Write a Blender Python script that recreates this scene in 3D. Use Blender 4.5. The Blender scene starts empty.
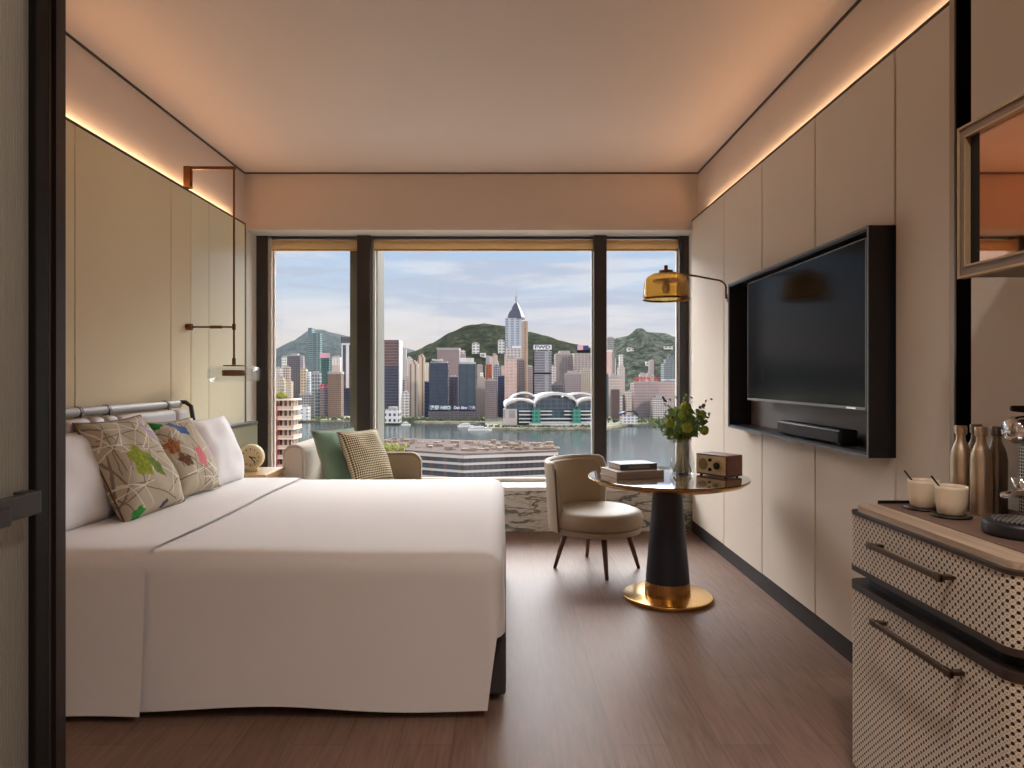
import bpy, bmesh, math, random
from mathutils import Vector, Matrix, noise

R = random.Random(7)
SC = bpy.context.scene
COL = SC.collection
PI = math.pi
CAMZ, F, CX, CY = 1.3, 690.0, 506.0, 378.0     # eye height, focal length and vanishing point for a 1024 x 768 frame


def wx(px, d): return (px - CX) * d / F
def wz(py, d): return CAMZ - (py - CY) * d / F


# ------------------------------------------------------------------ materials
def srgb(r, g, b):
    f = lambda c: (c / 255 / 12.92) if c / 255 <= 0.04045 else ((c / 255 + 0.055) / 1.055) ** 2.4
    return (f(r), f(g), f(b), 1)


class NT:
    def __init__(s, mat):
        s.t = mat.node_tree
        s.n, s.l = s.t.nodes, s.t.links

    def add(s, typ, **kw):
        n = s.n.new(typ)
        for k, v in kw.items():
            setattr(n, k, v)
        return n

    def put(s, sock, v):
        if isinstance(v, bpy.types.NodeSocket):
            s.l.new(v, sock)
        else:
            sock.default_value = v

    def math(s, op, a, b=0.0, c=0.0):
        n = s.add('ShaderNodeMath', operation=op)
        for i, v in enumerate((a, b, c)):
            s.put(n.inputs[i], v)
        return n.outputs[0]

    def mix(s, f, a, b, blend='MIX'):
        n = s.add('ShaderNodeMix', data_type='RGBA', blend_type=blend)
        s.put(n.inputs[0], f); s.put(n.inputs[6], a); s.put(n.inputs[7], b)
        return n.outputs[2]

    def ramp(s, f, stops):
        n = s.add('ShaderNodeValToRGB')
        el = n.color_ramp.elements
        while len(el) < len(stops):
            el.new(0.5)
        for e, (p, c) in zip(el, stops):
            e.position = p
            e.color = c if len(c) == 4 else (*c, 1)
        s.put(n.inputs[0], f)
        return n.outputs[0]

    def coord(s, kind='Object'):
        return s.add('ShaderNodeTexCoord').outputs[kind]

    def xyz(s, v):
        n = s.add('ShaderNodeSeparateXYZ')
        s.put(n.inputs[0], v)
        return n.outputs

    def comb(s, x, y, z=0.0):
        n = s.add('ShaderNodeCombineXYZ')
        s.put(n.inputs[0], x); s.put(n.inputs[1], y); s.put(n.inputs[2], z)
        return n.outputs[0]

    def mapping(s, v, scale=(1, 1, 1), loc=(0, 0, 0), rot=(0, 0, 0)):
        n = s.add('ShaderNodeMapping')
        s.put(n.inputs[0], v)
        n.inputs[1].default_value = loc; n.inputs[2].default_value = rot; n.inputs[3].default_value = scale
        return n.outputs[0]

    def noise(s, v, scale=5, detail=3, rough=0.5, dist=0.0):
        n = s.add('ShaderNodeTexNoise')
        s.put(n.inputs['Vector'], v)
        n.inputs['Scale'].default_value = scale; n.inputs['Detail'].default_value = detail
        n.inputs['Roughness'].default_value = rough; n.inputs['Distortion'].default_value = dist
        return n.outputs['Fac']

    def smooth(s, v, a, b):
        n = s.add('ShaderNodeMapRange', interpolation_type='SMOOTHSTEP')
        s.put(n.inputs[0], v)
        n.inputs[1].default_value = a; n.inputs[2].default_value = b
        return n.outputs[0]

    def bump(s, h, strength=0.3, dist=0.01):
        n = s.add('ShaderNodeBump')
        n.inputs['Strength'].default_value = strength; n.inputs['Distance'].default_value = dist
        s.put(n.inputs['Height'], h)
        return n.outputs[0]


def new_mat(name):
    m = bpy.data.materials.new(name)
    m.use_nodes = True
    nt = NT(m)
    b = nt.n['Principled BSDF']
    return m, nt, b


def plain(name, col, rough=0.6, metal=0.0, var=0.06, nscale=8, bump=0.0, bscale=200, spec=0.5, coat=0.0, emit=None, estr=0.0):
    """A plain procedural material: a colour with a little noise in it, optional fine bump."""
    m, nt, b = new_mat(name)
    c = nt.coord()
    n = nt.noise(c, nscale, 3)
    dk = tuple(x * (1 - var) for x in col[:3]) + (1,)
    lt = tuple(min(1, x * (1 + var)) for x in col[:3]) + (1,)
    nt.put(b.inputs['Base Color'], nt.mix(n, dk, lt))
    b.inputs['Roughness'].default_value = rough
    b.inputs['Metallic'].default_value = metal
    b.inputs['Specular IOR Level'].default_value = spec
    b.inputs['Coat Weight'].default_value = coat
    if bump:
        nt.put(b.inputs['Normal'], nt.bump(nt.noise(c, bscale, 2), bump, 0.003))
    if emit:
        b.inputs['Emission Color'].default_value = emit
        b.inputs['Emission Strength'].default_value = estr
    return m


def brushed(name, col, rough=0.3, axis=2):
    m, nt, b = new_mat(name)
    sc = [400, 400, 400]; sc[axis] = 4
    n = nt.noise(nt.mapping(nt.coord(), tuple(sc)), 1, 2)
    nt.put(b.inputs['Base Color'], nt.mix(n, tuple(x * 0.8 for x in col[:3]) + (1,), col))
    b.inputs['Metallic'].default_value = 1
    nt.put(b.inputs['Roughness'], nt.math('ADD', nt.math('MULTIPLY', n, 0.15), rough - 0.07))
    return m


def thin_glass(name, tint=(1, 1, 1, 1), refl=0.06, rough=0.0, fres=True):
    m, nt, b = new_mat(name)
    nt.n.remove(b)
    tr = nt.add('ShaderNodeBsdfTransparent'); tr.inputs[0].default_value = tint
    gl = nt.add('ShaderNodeBsdfGlossy'); gl.inputs['Roughness'].default_value = rough
    mx = nt.add('ShaderNodeMixShader')
    if fres:
        fr = nt.add('ShaderNodeLayerWeight'); fr.inputs[0].default_value = 0.25
        nt.put(mx.inputs[0], nt.math('ADD', nt.math('MULTIPLY', nt.math('POWER', fr.outputs['Facing'], 3.0), 0.5), refl))
    else:
        mx.inputs[0].default_value = refl
    nt.l.new(tr.outputs[0], mx.inputs[1]); nt.l.new(gl.outputs[0], mx.inputs[2])
    nt.l.new(mx.outputs[0], nt.n['Material Output'].inputs[0])
    return m


def wood_mat(name, c1, c2, scale=(1, 14, 14), rough=0.45, coat=0.0):
    m, nt, b = new_mat(name)
    v = nt.mapping(nt.coord(), scale)
    n = nt.noise(v, 3, 6, 0.65, 0.6)
    nt.put(b.inputs['Base Color'], nt.ramp(n, [(0.3, c1), (0.7, c2)]))
    nt.put(b.inputs['Normal'], nt.bump(n, 0.15, 0.002))
    b.inputs['Roughness'].default_value = rough
    b.inputs['Coat Weight'].default_value = coat
    return m


def floor_mat():
    m, nt, b = new_mat('floor_wood')
    c = nt.coord()
    x = nt.xyz(c)
    v = nt.comb(x[1], x[0], 0.0)
    br = nt.add('ShaderNodeTexBrick')
    nt.put(br.inputs['Vector'], v)
    br.inputs['Color1'].default_value = (0.2, 0.2, 0.2, 1); br.inputs['Color2'].default_value = (0.8, 0.8, 0.8, 1)
    br.inputs['Mortar'].default_value = (0, 0, 0, 1)
    br.inputs['Scale'].default_value = 1; br.inputs['Mortar Size'].default_value = 0.0012
    br.inputs['Brick Width'].default_value = 1.5; br.inputs['Row Height'].default_value = 0.19
    br.offset = 0.37
    g = nt.noise(nt.mapping(c, (22, 1.4, 1)), 3, 5, 0.6, 0.4)
    t = nt.math('ADD', nt.math('MULTIPLY', g, 0.75), nt.math('MULTIPLY', br.outputs['Color'], 0.22))
    col = nt.ramp(t, [(0.25, srgb(104, 79, 66)), (0.55, srgb(132, 104, 89)), (0.85, srgb(150, 122, 106))])
    col = nt.mix(nt.math('MULTIPLY', br.outputs['Fac'], 0.4), col, srgb(60, 44, 38))
    nt.put(b.inputs['Base Color'], col)
    nt.put(b.inputs['Roughness'], nt.math('ADD', nt.math('MULTIPLY', g, 0.14), 0.40))
    b.inputs['Specular IOR Level'].default_value = 0.22
    nt.put(b.inputs['Normal'], nt.bump(g, 0.06, 0.002))
    return m


def marble_mat(name, base, vein, scale=3.0, cut=(0.0, 0.06)):
    m, nt, b = new_mat(name)
    v = nt.mapping(nt.coord(), (0.9, 1, 3.6), rot=(0, 0.55, 0.0))
    n = nt.noise(v, scale, 6, 0.55, 0.5)
    n2 = nt.noise(v, scale * 2.3, 5, 0.55, 0.6)
    d1 = nt.math('ABSOLUTE', nt.math('SUBTRACT', n, 0.5))
    d2 = nt.math('ABSOLUTE', nt.math('SUBTRACT', n2, 0.52))
    f1 = nt.math('SUBTRACT', 1.0, nt.smooth(d1, *cut))
    f2 = nt.math('MULTIPLY', nt.math('SUBTRACT', 1.0, nt.smooth(d2, 0, 0.03)), 0.5)
    nt.put(b.inputs['Base Color'], nt.mix(nt.math('MAXIMUM', f1, f2), base, vein))
    b.inputs['Roughness'].default_value = 0.2
    return m


def cane_mat(name, s=0.02):
    m, nt, b = new_mat(name)
    uv = nt.xyz(nt.coord('UV'))
    u, v = nt.math('DIVIDE', uv[0], s), nt.math('DIVIDE', uv[1], s)

    def cell(off):
        a = nt.math('SUBTRACT', nt.math('FRACT', nt.math('ADD', u, off)), 0.5)
        c = nt.math('SUBTRACT', nt.math('FRACT', nt.math('ADD', v, off)), 0.5)
        return nt.math('SQRT', nt.math('ADD', nt.math('MULTIPLY', a, a), nt.math('MULTIPLY', c, c)))
    d = nt.math('MINIMUM', cell(0.0), cell(0.5))
    hole = nt.math('SUBTRACT', 1.0, nt.smooth(d, 0.175, 0.225))
    diag = nt.math('ABSOLUTE', nt.math('SINE', nt.math('MULTIPLY', nt.math('ADD', u, v), 2 * PI)))
    diag2 = nt.math('ABSOLUTE', nt.math('SINE', nt.math('MULTIPLY', nt.math('SUBTRACT', u, v), 2 * PI)))
    st = nt.math('MAXIMUM', diag, diag2)
    col = nt.mix(nt.smooth(st, 0.5, 1.0), srgb(176, 158, 138), srgb(220, 203, 182))
    col = nt.mix(hole, col, srgb(40, 30, 26))
    nt.put(b.inputs['Base Color'], col)
    nt.put(b.inputs['Normal'], nt.bump(nt.math('SUBTRACT', st, nt.math('MULTIPLY', hole, 2.0)), 0.5, 0.002))
    b.inputs['Roughness'].default_value = 0.55
    return m


def woven_mat(name, c1, c2, scale=60, rough=0.85, kind='diamond'):
    m, nt, b = new_mat(name)
    uv = nt.xyz(nt.coord('UV'))
    u, v = nt.math('MULTIPLY', uv[0], scale), nt.math('MULTIPLY', uv[1], scale)
    a = nt.math('SINE', nt.math('ADD', u, v)); c = nt.math('SINE', nt.math('SUBTRACT', u, v))
    p = nt.math('MULTIPLY', a, c)
    n = nt.noise(nt.coord('UV'), 40, 2)
    f = nt.smooth(nt.math('ADD', p, nt.math('MULTIPLY', nt.math('SUBTRACT', n, 0.5), 0.5)), -0.2, 0.25)
    nt.put(b.inputs['Base Color'], nt.mix(f, c1, c2))
    nt.put(b.inputs['Normal'], nt.bump(p, 0.4, 0.003))
    b.inputs['Roughness'].default_value = rough
    b.inputs['Specular IOR Level'].default_value = 0.2
    return m


def print_mat(name, motifs, seed):
    """Printed linen: a net of twigs on beige cloth, and painted motifs at given places of the cushion's face."""
    m, nt, b = new_mat(name)
    uvc = nt.coord('UV')
    uv = nt.xyz(uvc)

    rg = random.Random(int(seed * 10))
    wob = nt.noise(uvc, 6, 3)
    wv = nt.add('ShaderNodeVectorMath', operation='ADD')
    nt.put(wv.inputs[0], uvc)
    nz = nt.math('MULTIPLY', nt.math('SUBTRACT', nt.noise(uvc, 9, 2), 0.5), 0.03)
    nt.put(wv.inputs[1], nt.comb(nz, nt.math('MULTIPLY', nz, -0.8)))
    masks = {0: None, 1: None}
    for hub in range(13):
        hx, hy = rg.uniform(0.0, 1.0), rg.uniform(0.0, 1.0)
        sub = nt.add('ShaderNodeVectorMath', operation='SUBTRACT')
        nt.put(sub.inputs[0], wv.outputs[0]); sub.inputs[1].default_value = (hx, hy, 0)
        a0 = rg.uniform(0, 6.28)
        for k in range(6):
            an, ln, wd = a0 + k * 1.047 + rg.uniform(-0.35, 0.35), rg.uniform(0.2, 0.5), rg.uniform(0.004, 0.011)
            pq = []
            for vec in ((math.cos(an), math.sin(an), 0), (-math.sin(an), math.cos(an), 0)):
                dt = nt.add('ShaderNodeVectorMath', operation='DOT_PRODUCT')
                nt.put(dt.inputs[0], sub.outputs[0]); dt.inputs[1].default_value = vec
                pq.append(dt.outputs['Value'])
            along = nt.math('GREATER_THAN', nt.math('MULTIPLY', pq[0], nt.math('SUBTRACT', ln, pq[0])), 0.0)
            mk = nt.math('MULTIPLY', along, nt.math('SUBTRACT', 1.0, nt.smooth(nt.math('ABSOLUTE', pq[1]), wd * 0.6, wd)))
            c_ = k % 2
            masks[c_] = mk if masks[c_] is None else nt.math('MAXIMUM', masks[c_], mk)
    col = nt.mix(wob, srgb(176, 163, 140), srgb(194, 182, 160))
    col = nt.mix(nt.math('MULTIPLY', masks[0], 0.7), col, srgb(98, 82, 62))
    col = nt.mix(nt.math('MULTIPLY', masks[1], 0.85), col, srgb(228, 220, 206))
    brk = nt.noise(uvc, 26, 3, 0.7)
    for (mu, mv, ru, rv, ang, c1, c2) in motifs:
        du, dv = nt.math('SUBTRACT', uv[0], mu), nt.math('SUBTRACT', uv[1], mv)
        ca, sa = math.cos(ang), math.sin(ang)
        p = nt.math('ADD', nt.math('MULTIPLY', du, ca / ru), nt.math('MULTIPLY', dv, sa / ru))
        q = nt.math('ADD', nt.math('MULTIPLY', du, -sa / rv), nt.math('MULTIPLY', dv, ca / rv))
        th = nt.math('ARCTAN2', q, p)
        pet = nt.math('MULTIPLY', nt.math('SINE', nt.math('MULTIPLY', th, 5.0)), 0.13)
        r = nt.math('ADD', nt.math('SQRT', nt.math('ADD', nt.math('MULTIPLY', p, p), nt.math('MULTIPLY', q, q))), nt.math('ADD', pet, nt.math('MULTIPLY', nt.math('SUBTRACT', brk, 0.5), 0.7)))
        f = nt.math('SUBTRACT', 1.0, nt.smooth(r, 0.82, 1.0))
        col = nt.mix(f, col, nt.mix(nt.smooth(brk, 0.35, 0.65), c1, c2))
    nt.put(b.inputs['Base Color'], col)
    nt.put(b.inputs['Normal'], nt.bump(nt.noise(uvc, 300, 2), 0.25, 0.002))
    b.inputs['Roughness'].default_value = 0.9
    b.inputs['Specular IOR Level'].default_value = 0.2
    return m


FM = {}


def facade(wall, glass, fx=9.0, fz=7.0, wx_=0.62, wz_=0.55, rough=0.5):
    key = (tuple(wall), tuple(glass), fx, fz, wx_, wz_)
    if key in FM:
        return FM[key]
    m, nt, b = new_mat('facade_%d' % len(FM))
    c = nt.xyz(nt.coord())
    u = nt.math('FRACT', nt.math('DIVIDE', nt.math('ADD', nt.math('ADD', c[0], c[1]), 5000.0), fx))
    v = nt.math('FRACT', nt.math('DIVIDE', nt.math('ADD', c[2], 5000.0), fz))
    f = nt.math('MULTIPLY', nt.math('LESS_THAN', u, wx_), nt.math('LESS_THAN', v, wz_))
    n = nt.noise(nt.coord(), 0.06, 4)
    wcol = nt.mix(n, tuple(x * 0.86 for x in wall[:3]) + (1,), wall)
    gcol = nt.mix(n, tuple(x * 0.6 for x in glass[:3]) + (1,), tuple(min(1, x * 1.3) for x in glass[:3]) + (1,))
    nt.put(b.inputs['Base Color'], nt.mix(f, wcol, gcol))
    nt.put(b.inputs['Roughness'], nt.math('SUBTRACT', 0.75, nt.math('MULTIPLY', f, 0.5)))
    b.inputs['Specular IOR Level'].default_value = rough
    FM[key] = m
    return m


# ------------------------------------------------------------------ mesh helpers
def put(bm, name, mat, parent=None, smooth=False, recalc=True):
    if recalc:
        bmesh.ops.recalc_face_normals(bm, faces=bm.faces)
    me = bpy.data.meshes.new(name)
    bm.to_mesh(me); bm.free()
    if smooth:
        for p in me.polygons:
            p.use_smooth = True
    if smooth == 'auto':
        me.set_sharp_from_angle(angle=math.radians(38))
    for mm in (mat if isinstance(mat, (list, tuple)) else [mat]):
        me.materials.append(mm)
    o = bpy.data.objects.new(name, me)
    COL.objects.link(o)
    if parent is not None:
        o.parent = parent
    return o


def tag(o, label=None, cat=None, group=None, kind=None):
    if label: o['label'] = label
    if cat: o['category'] = cat
    if group: o['group'] = group
    if kind: o['kind'] = kind
    return o


def thing(name, label, cat, loc=(0, 0, 0), rz=0.0, group=None):
    o = bpy.data.objects.new(name, None)
    o.empty_display_size = 0.1
    COL.objects.link(o)
    o.location = loc; o.rotation_euler = (0, 0, rz)
    return tag(o, label, cat, group)


def struct(bm, name, mat, parent=None, smooth=False, label=None):
    o = put(bm, name, mat, parent, smooth)
    o['kind'] = 'structure'
    if label: o['label'] = label
    return o


def box(x0, x1, y0, y1, z0, z1, bm=None, bev=0.0, seg=2):
    b2 = bmesh.new()
    bmesh.ops.create_cube(b2, size=1)
    for v in b2.verts:
        v.co = Vector(((x0 + x1) / 2 + v.co.x * (x1 - x0), (y0 + y1) / 2 + v.co.y * (y1 - y0), (z0 + z1) / 2 + v.co.z * (z1 - z0)))
    if bev:
        bmesh.ops.bevel(b2, geom=list(b2.edges), offset=bev, segments=seg, affect='EDGES', profile=0.5)
    return join(bm, b2)


def join(bm, b2, mtx=None):
    if mtx is not None:
        bmesh.ops.transform(b2, matrix=mtx, verts=b2.verts)
    if bm is None:
        return b2
    me = bpy.data.meshes.new('tmp')
    b2.to_mesh(me); b2.free()
    bm.from_mesh(me)
    bpy.data.meshes.remove(me)
    return bm


def lathe(profile, seg=32, bm=None, center=(0, 0, 0), close=False):
    """Revolve (r, z) pairs about Z; r = 0 closes to a point."""
    b2 = bmesh.new()
    rings = []
    for r, z in profile:
        if r <= 1e-6:
            rings.append([b2.verts.new((0, 0, z))])
        else:
            rings.append([b2.verts.new((r * math.cos(2 * PI * k / seg), r * math.sin(2 * PI * k / seg), z)) for k in range(seg)])
    for a, c in zip(rings, rings[1:]):
        if len(a) == 1 and len(c) == 1:
            continue
        for k in range(seg):
            k2 = (k + 1) % seg
            if len(a) == 1: b2.faces.new((a[0], c[k], c[k2]))
            elif len(c) == 1: b2.faces.new((a[k], c[0], a[k2]))
            else: b2.faces.new((a[k], c[k], c[k2], a[k2]))
    return join(bm, b2, Matrix.Translation(center))


def rprof(r, z0, z1, b=0.01, n=3):
    """Solid disc profile with rounded rims."""
    p = [(0, z0)]
    for k in range(n + 1):
        a = PI / 2 * k / n
        p.append((r - b + b * math.sin(a), z0 + b - b * math.cos(a)))
    for k in range(n + 1):
        a = PI / 2 * k / n
        p.append((r - b + b * math.cos(a), z1 - b + b * math.sin(a)))
    p.append((0, z1))
    return p


def tube(pts, rad, seg=10, bm=None, caps=True, closed=False):
    """Sweep a circle along a polyline; rad is a number or one per point."""
    b2 = bmesh.new()
    pts = [Vector(p) for p in pts]
    n = len(pts)
    rs = rad if isinstance(rad, (list, tuple)) else [rad] * n
    rings = []
    prev = None
    for i, p in enumerate(pts):
        if closed:
            d = (pts[(i + 1) % n] - pts[i - 1])
        else:
            d = (pts[min(i + 1, n - 1)] - pts[max(i - 1, 0)])
        d = d.normalized()
        if prev is None:
            up = Vector((0, 0, 1)) if abs(d.z) < 0.9 else Vector((1, 0, 0))
            a = d.cross(up).normalized()
        else:
            a = (prev - d * prev.dot(d)).normalized()
        prev = a
        c = d.cross(a)
        rings.append([b2.verts.new(p + (a * math.cos(2 * PI * k / seg) + c * math.sin(2 * PI * k / seg)) * rs[i]) for k in range(seg)])
    rr = list(zip(rings, rings[1:])) + ([(rings[-1], rings[0])] if closed else [])
    for a, c in rr:
        for k in range(seg):
            k2 = (k + 1) % seg
            b2.faces.new((a[k], c[k], c[k2], a[k2]))
    if caps and not closed:
        b2.faces.new(rings[0]); b2.faces.new(rings[-1])
    return join(bm, b2)


def prism(outline, z0, z1, bm=None, uv=False, caps=True):
    """Extrude a plan outline; with uv, side faces get (arc length, height) coordinates."""
    b2 = bmesh.new()
    lo = [b2.verts.new((x, y, z0)) for x, y in outline]
    hi = [b2.verts.new((x, y, z1)) for x, y in outline]
    n = len(outline)
    lay = b2.loops.layers.uv.new('UVMap') if uv else None
    s = [0.0]
    for i in range(n):
        a, c = Vector(outline[i]), Vector(outline[(i + 1) % n])
        s.append(s[-1] + (c - a).length)
    for i in range(n):
        j = (i + 1) % n
        f = b2.faces.new((lo[i], lo[j], hi[j], hi[i]))
        if uv:
            for lp, val in zip(f.loops, ((s[i], z0), (s[i + 1], z0), (s[i + 1], z1), (s[i], z1))):
                lp[lay].uv = val
    if caps:
        b2.faces.new(lo[::-1]); b2.faces.new(hi)
    return join(bm, b2)


def rrect(x0, x1, y0, y1, r, n=6):
    out = []
    for cx, cy, a0 in ((x1 - r, y1 - r, 0), (x0 + r, y1 - r, 90), (x0 + r, y0 + r, 180), (x1 - r, y0 + r, 270)):
        for k in range(n + 1):
            a = math.radians(a0 + 90 * k / n)
            out.append((cx + r * math.cos(a), cy + r * math.sin(a)))
    return out


def turned(bm, m):
    bmesh.ops.transform(bm, matrix=m, verts=bm.verts)
    return bm


def pillow_bm(w, h, t, n=18, pinch=0.05):
    """A stuffed cushion: width along x, height along z, plump along y; UVs run 0..1 over each face."""
    bm = bmesh.new()
    uvl = bm.loops.layers.uv.new('UVMap')
    g = {}
    for side in (-1, 1):
        for i in range(n + 1):
            for j in range(n + 1):
                a, c = -1 + 2 * i / n, -1 + 2 * j / n
                edge = i in (0, n) or j in (0, n)
                if edge and side == 1:
                    g[1, i, j] = g[-1, i, j]
                    continue
                x = a * (1 - pinch * (1 - c * c) * a * a)
                z = c * (1 - pinch * (1 - a * a) * c * c)
                th = max(0.0, (1 - a ** 4)) ** 0.6 * max(0.0, (1 - c ** 4)) ** 0.6
                wr = 0.02 * noise.noise(Vector((a * 2.3 + w * 9, c * 2.3, side * 3 + h))) * th
                g[side, i, j] = bm.verts.new((x * w / 2, side * (th * t / 2) + wr, z * h / 2))
    for side in (-1, 1):
        for i in range(n):
            for j in range(n):
                q = [(i, j), (i + 1, j), (i + 1, j + 1), (i, j + 1)]
                f = bm.faces.new([g[side, a, c] for a, c in q])
                for lp, (a, c) in zip(f.loops, q):
                    lp[uvl].uv = (a / n, c / n)
    return bm


def pillow_rim(w, h, n=10, pinch=0.05):
    pts = []
    for (a0, c0, a1, c1) in ((-1, -1, 1, -1), (1, -1, 1, 1), (1, 1, -1, 1), (-1, 1, -1, -1)):
        for k in range(n):
            a, c = a0 + (a1 - a0) * k / n, c0 + (c1 - c0) * k / n
            pts.append((a * (1 - pinch * (1 - c * c) * a * a) * w / 2, 0, c * (1 - pinch * (1 - a * a) * c * c) * h / 2))
    return pts


def basis(center, wdir, hdir):
    w = Vector(wdir).normalized()
    h = Vector(hdir); h = (h - w * h.dot(w)).normalized()
    nrm = h.cross(w)                      # local y
    return Matrix.Translation(center) @ Matrix((w, nrm, h)).transposed().to_4x4()


def text_bm(body, size, extrude=0.002):
    cu = bpy.data.curves.new('txt', 'FONT')
    cu.body = body; cu.size = size; cu.extrude = extrude; cu.offset = size * (0.045 if max(map(ord, body)) > 999 else 0.02)
    cu.align_x = 'CENTER'; cu.align_y = 'CENTER'
    ob = bpy.data.objects.new('txt', cu)
    COL.objects.link(ob)
    dg = bpy.context.evaluated_depsgraph_get()
    me = bpy.data.meshes.new_from_object(ob.evaluated_get(dg))
    bm = bmesh.new(); bm.from_mesh(me)
    bpy.data.objects.remove(ob); bpy.data.meshes.remove(me); bpy.data.curves.remove(cu)
    return bm


# ------------------------------------------------------------------ material set
M = {}
M['plaster'] = plain('plaster', srgb(214, 196, 182), 0.85, var=0.02, nscale=3)
M['ceiling'] = plain('ceiling_paint', srgb(222, 204, 190), 0.9, var=0.015, nscale=2)
M['panel'] = plain('leather_panel', srgb(214, 200, 184), 0.6, var=0.03, nscale=2.5, bump=0.12, bscale=260, spec=0.3)
M['panel_left'] = plain('linen_panel', srgb(216, 197, 160), 0.6, var=0.03, nscale=2.0, bump=0.15, bscale=320, spec=0.3)
M['panel_lacquer'] = plain('lacquer_panel', srgb(220, 208, 174), 0.28, var=0.03, nscale=2.0)
M['jamb'] = plain('jamb_paint', srgb(212, 202, 190), 0.7, var=0.02)
M['dark_trim'] = plain('dark_bronze_trim', srgb(52, 40, 34), 0.45, var=0.1)
M['black'] = plain('black_metal', srgb(17, 15, 15), 0.5, var=0.1, spec=0.25)
M['frame'] = plain('window_frame_metal', srgb(52, 46, 44), 0.4, var=0.08)
M['fin'] = plain('grey_green_column', srgb(112, 106, 90), 0.6, var=0.05)
M['base'] = plain('baseboard_grey', srgb(58, 53, 52), 0.6, var=0.06, spec=0.15)
M['floor'] = floor_mat()
M['marble'] = marble_mat('sill_marble', srgb(208, 204, 194), srgb(104, 104, 98))
M['table_top'] = plain('bronze_lacquer_top', srgb(122, 98, 74), 0.06, var=0.06, nscale=6, spec=0.7, coat=0.6)
M['sill'] = plain('white_sill', srgb(236, 232, 226), 0.35, var=0.02)
M['glass'] = thin_glass('window_glass', (0.97, 0.98, 0.98, 1), 0.015)
M['clear'] = thin_glass('clear_glass', (0.96, 0.97, 0.97, 1), 0.07)
M['vase_glass'] = thin_glass('vase_glass', (0.985, 0.99, 0.99, 1), 0.10)
M['amber'] = thin_glass('amber_glass', srgb(253, 230, 178), 0.14)
def blind():
    m, nt, b = new_mat('blind_fabric')
    n = nt.noise(nt.mapping(nt.coord(), (60, 60, 400)), 1, 2)
    c = nt.mix(n, srgb(222, 194, 150), srgb(240, 216, 176))
    nt.put(b.inputs['Base Color'], c); b.inputs['Roughness'].default_value = 0.85
    tl = nt.add('ShaderNodeBsdfTranslucent'); nt.put(tl.inputs[0], c)
    mx = nt.add('ShaderNodeMixShader'); mx.inputs[0].default_value = 0.5
    nt.l.new(b.outputs[0], mx.inputs[1]); nt.l.new(tl.outputs[0], mx.inputs[2])
    nt.l.new(mx.outputs[0], nt.n['Material Output'].inputs[0])
    return m
M['blind'] = blind()
M['brass'] = brushed('brass', srgb(212, 168, 102), 0.24)
M['dark_brass'] = brushed('dark_brass', srgb(128, 84, 48), 0.35)
M['bronze'] = brushed('bronze_pulls', srgb(104, 84, 68), 0.35)
M['gold_bottle'] = brushed('champagne_metal', srgb(222, 204, 180), 0.36)
M['grey_bottle'] = brushed('gunmetal_champagne', srgb(150, 139, 128), 0.36)
M['chrome'] = plain('chrome', (0.75, 0.75, 0.76, 1), 0.12, 1.0, var=0.02)
M['linen'] = plain('white_bed_linen', srgb(226, 221, 219), 0.9, var=0.015, nscale=3, bump=0.1, bscale=420, spec=0.2)
M['pillow_white'] = plain('white_pillowcase', srgb(230, 226, 226), 0.9, var=0.015, bump=0.08, bscale=420, spec=0.2)
M['bed_base'] = plain('bed_base_fabric', srgb(66, 58, 58), 0.8, var=0.08, bump=0.2)
M['headboard'] = plain('headboard_leather', srgb(196, 192, 190), 0.5, var=0.03, bump=0.06)
M['roll'] = plain('headboard_roll', srgb(176, 172, 168), 0.4, var=0.05)
M['strap'] = plain('headboard_strap', srgb(104, 100, 98), 0.45, var=0.05)
M['piping'] = plain('brown_piping', srgb(110, 66, 44), 0.7, var=0.1)
M['pipe_beige'] = plain('beige_piping', srgb(160, 146, 120), 0.8, var=0.1)
M['sofa'] = plain('sofa_fabric', srgb(196, 182, 168), 0.85, var=0.04, bump=0.2, bscale=300, spec=0.2)
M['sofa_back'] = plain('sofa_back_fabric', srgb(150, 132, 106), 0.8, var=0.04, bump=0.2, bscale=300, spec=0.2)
M['green_fabric'] = woven_mat('sage_green_weave', srgb(96, 120, 100), srgb(132, 151, 128), 170)
M['diamond'] = woven_mat('diamond_weave', srgb(84, 68, 44), srgb(214, 199, 166), 75)
M['panel_green'] = plain('sage_fabric_panel', srgb(146, 141, 114), 0.9, var=0.15, nscale=70, bump=0.3, spec=0.1)
M['wood_light'] = wood_mat('light_oak', srgb(176, 140, 92), srgb(206, 172, 124))
M['wood_radio'] = wood_mat('walnut_radio', srgb(108, 58, 38), srgb(150, 88, 60), (1, 20, 20), 0.35)
M['wood_leg'] = wood_mat('walnut_leg', srgb(88, 62, 50), srgb(120, 88, 70), (14, 14, 1))
M['wood_top'] = wood_mat('counter_timber', srgb(146, 122, 103), srgb(208, 182, 156), (20, 1.0, 20), 0.4)
M['chair'] = plain('chair_leather', srgb(180, 166, 146), 0.5, var=0.03, bump=0.08, spec=0.4)
M['chair_in'] = plain('chair_inner_leather', srgb(164, 146, 120), 0.55, var=0.03, bump=0.08)
M['zip'] = plain('zip_trim', srgb(92, 68, 46), 0.4, var=0.1)
M['column'] = plain('navy_black_column', srgb(36, 38, 50), 0.5, var=0.08, bump=0.05)
M['screen'] = plain('screen_glass', srgb(9, 9, 11), 0.14, var=0.02, spec=0.05)
M['bezel'] = plain('silver_bezel', srgb(150, 146, 144), 0.35, 0.8, var=0.03)
M['tv_box'] = plain('black_niche', srgb(27, 26, 30), 0.45, var=0.05)
M['tv_edge'] = plain('niche_edge', srgb(128, 124, 124), 0.35, 0.6, var=0.03)
M['tv_back'] = plain('niche_back', srgb(112, 102, 98), 0.5, var=0.03)
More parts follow.
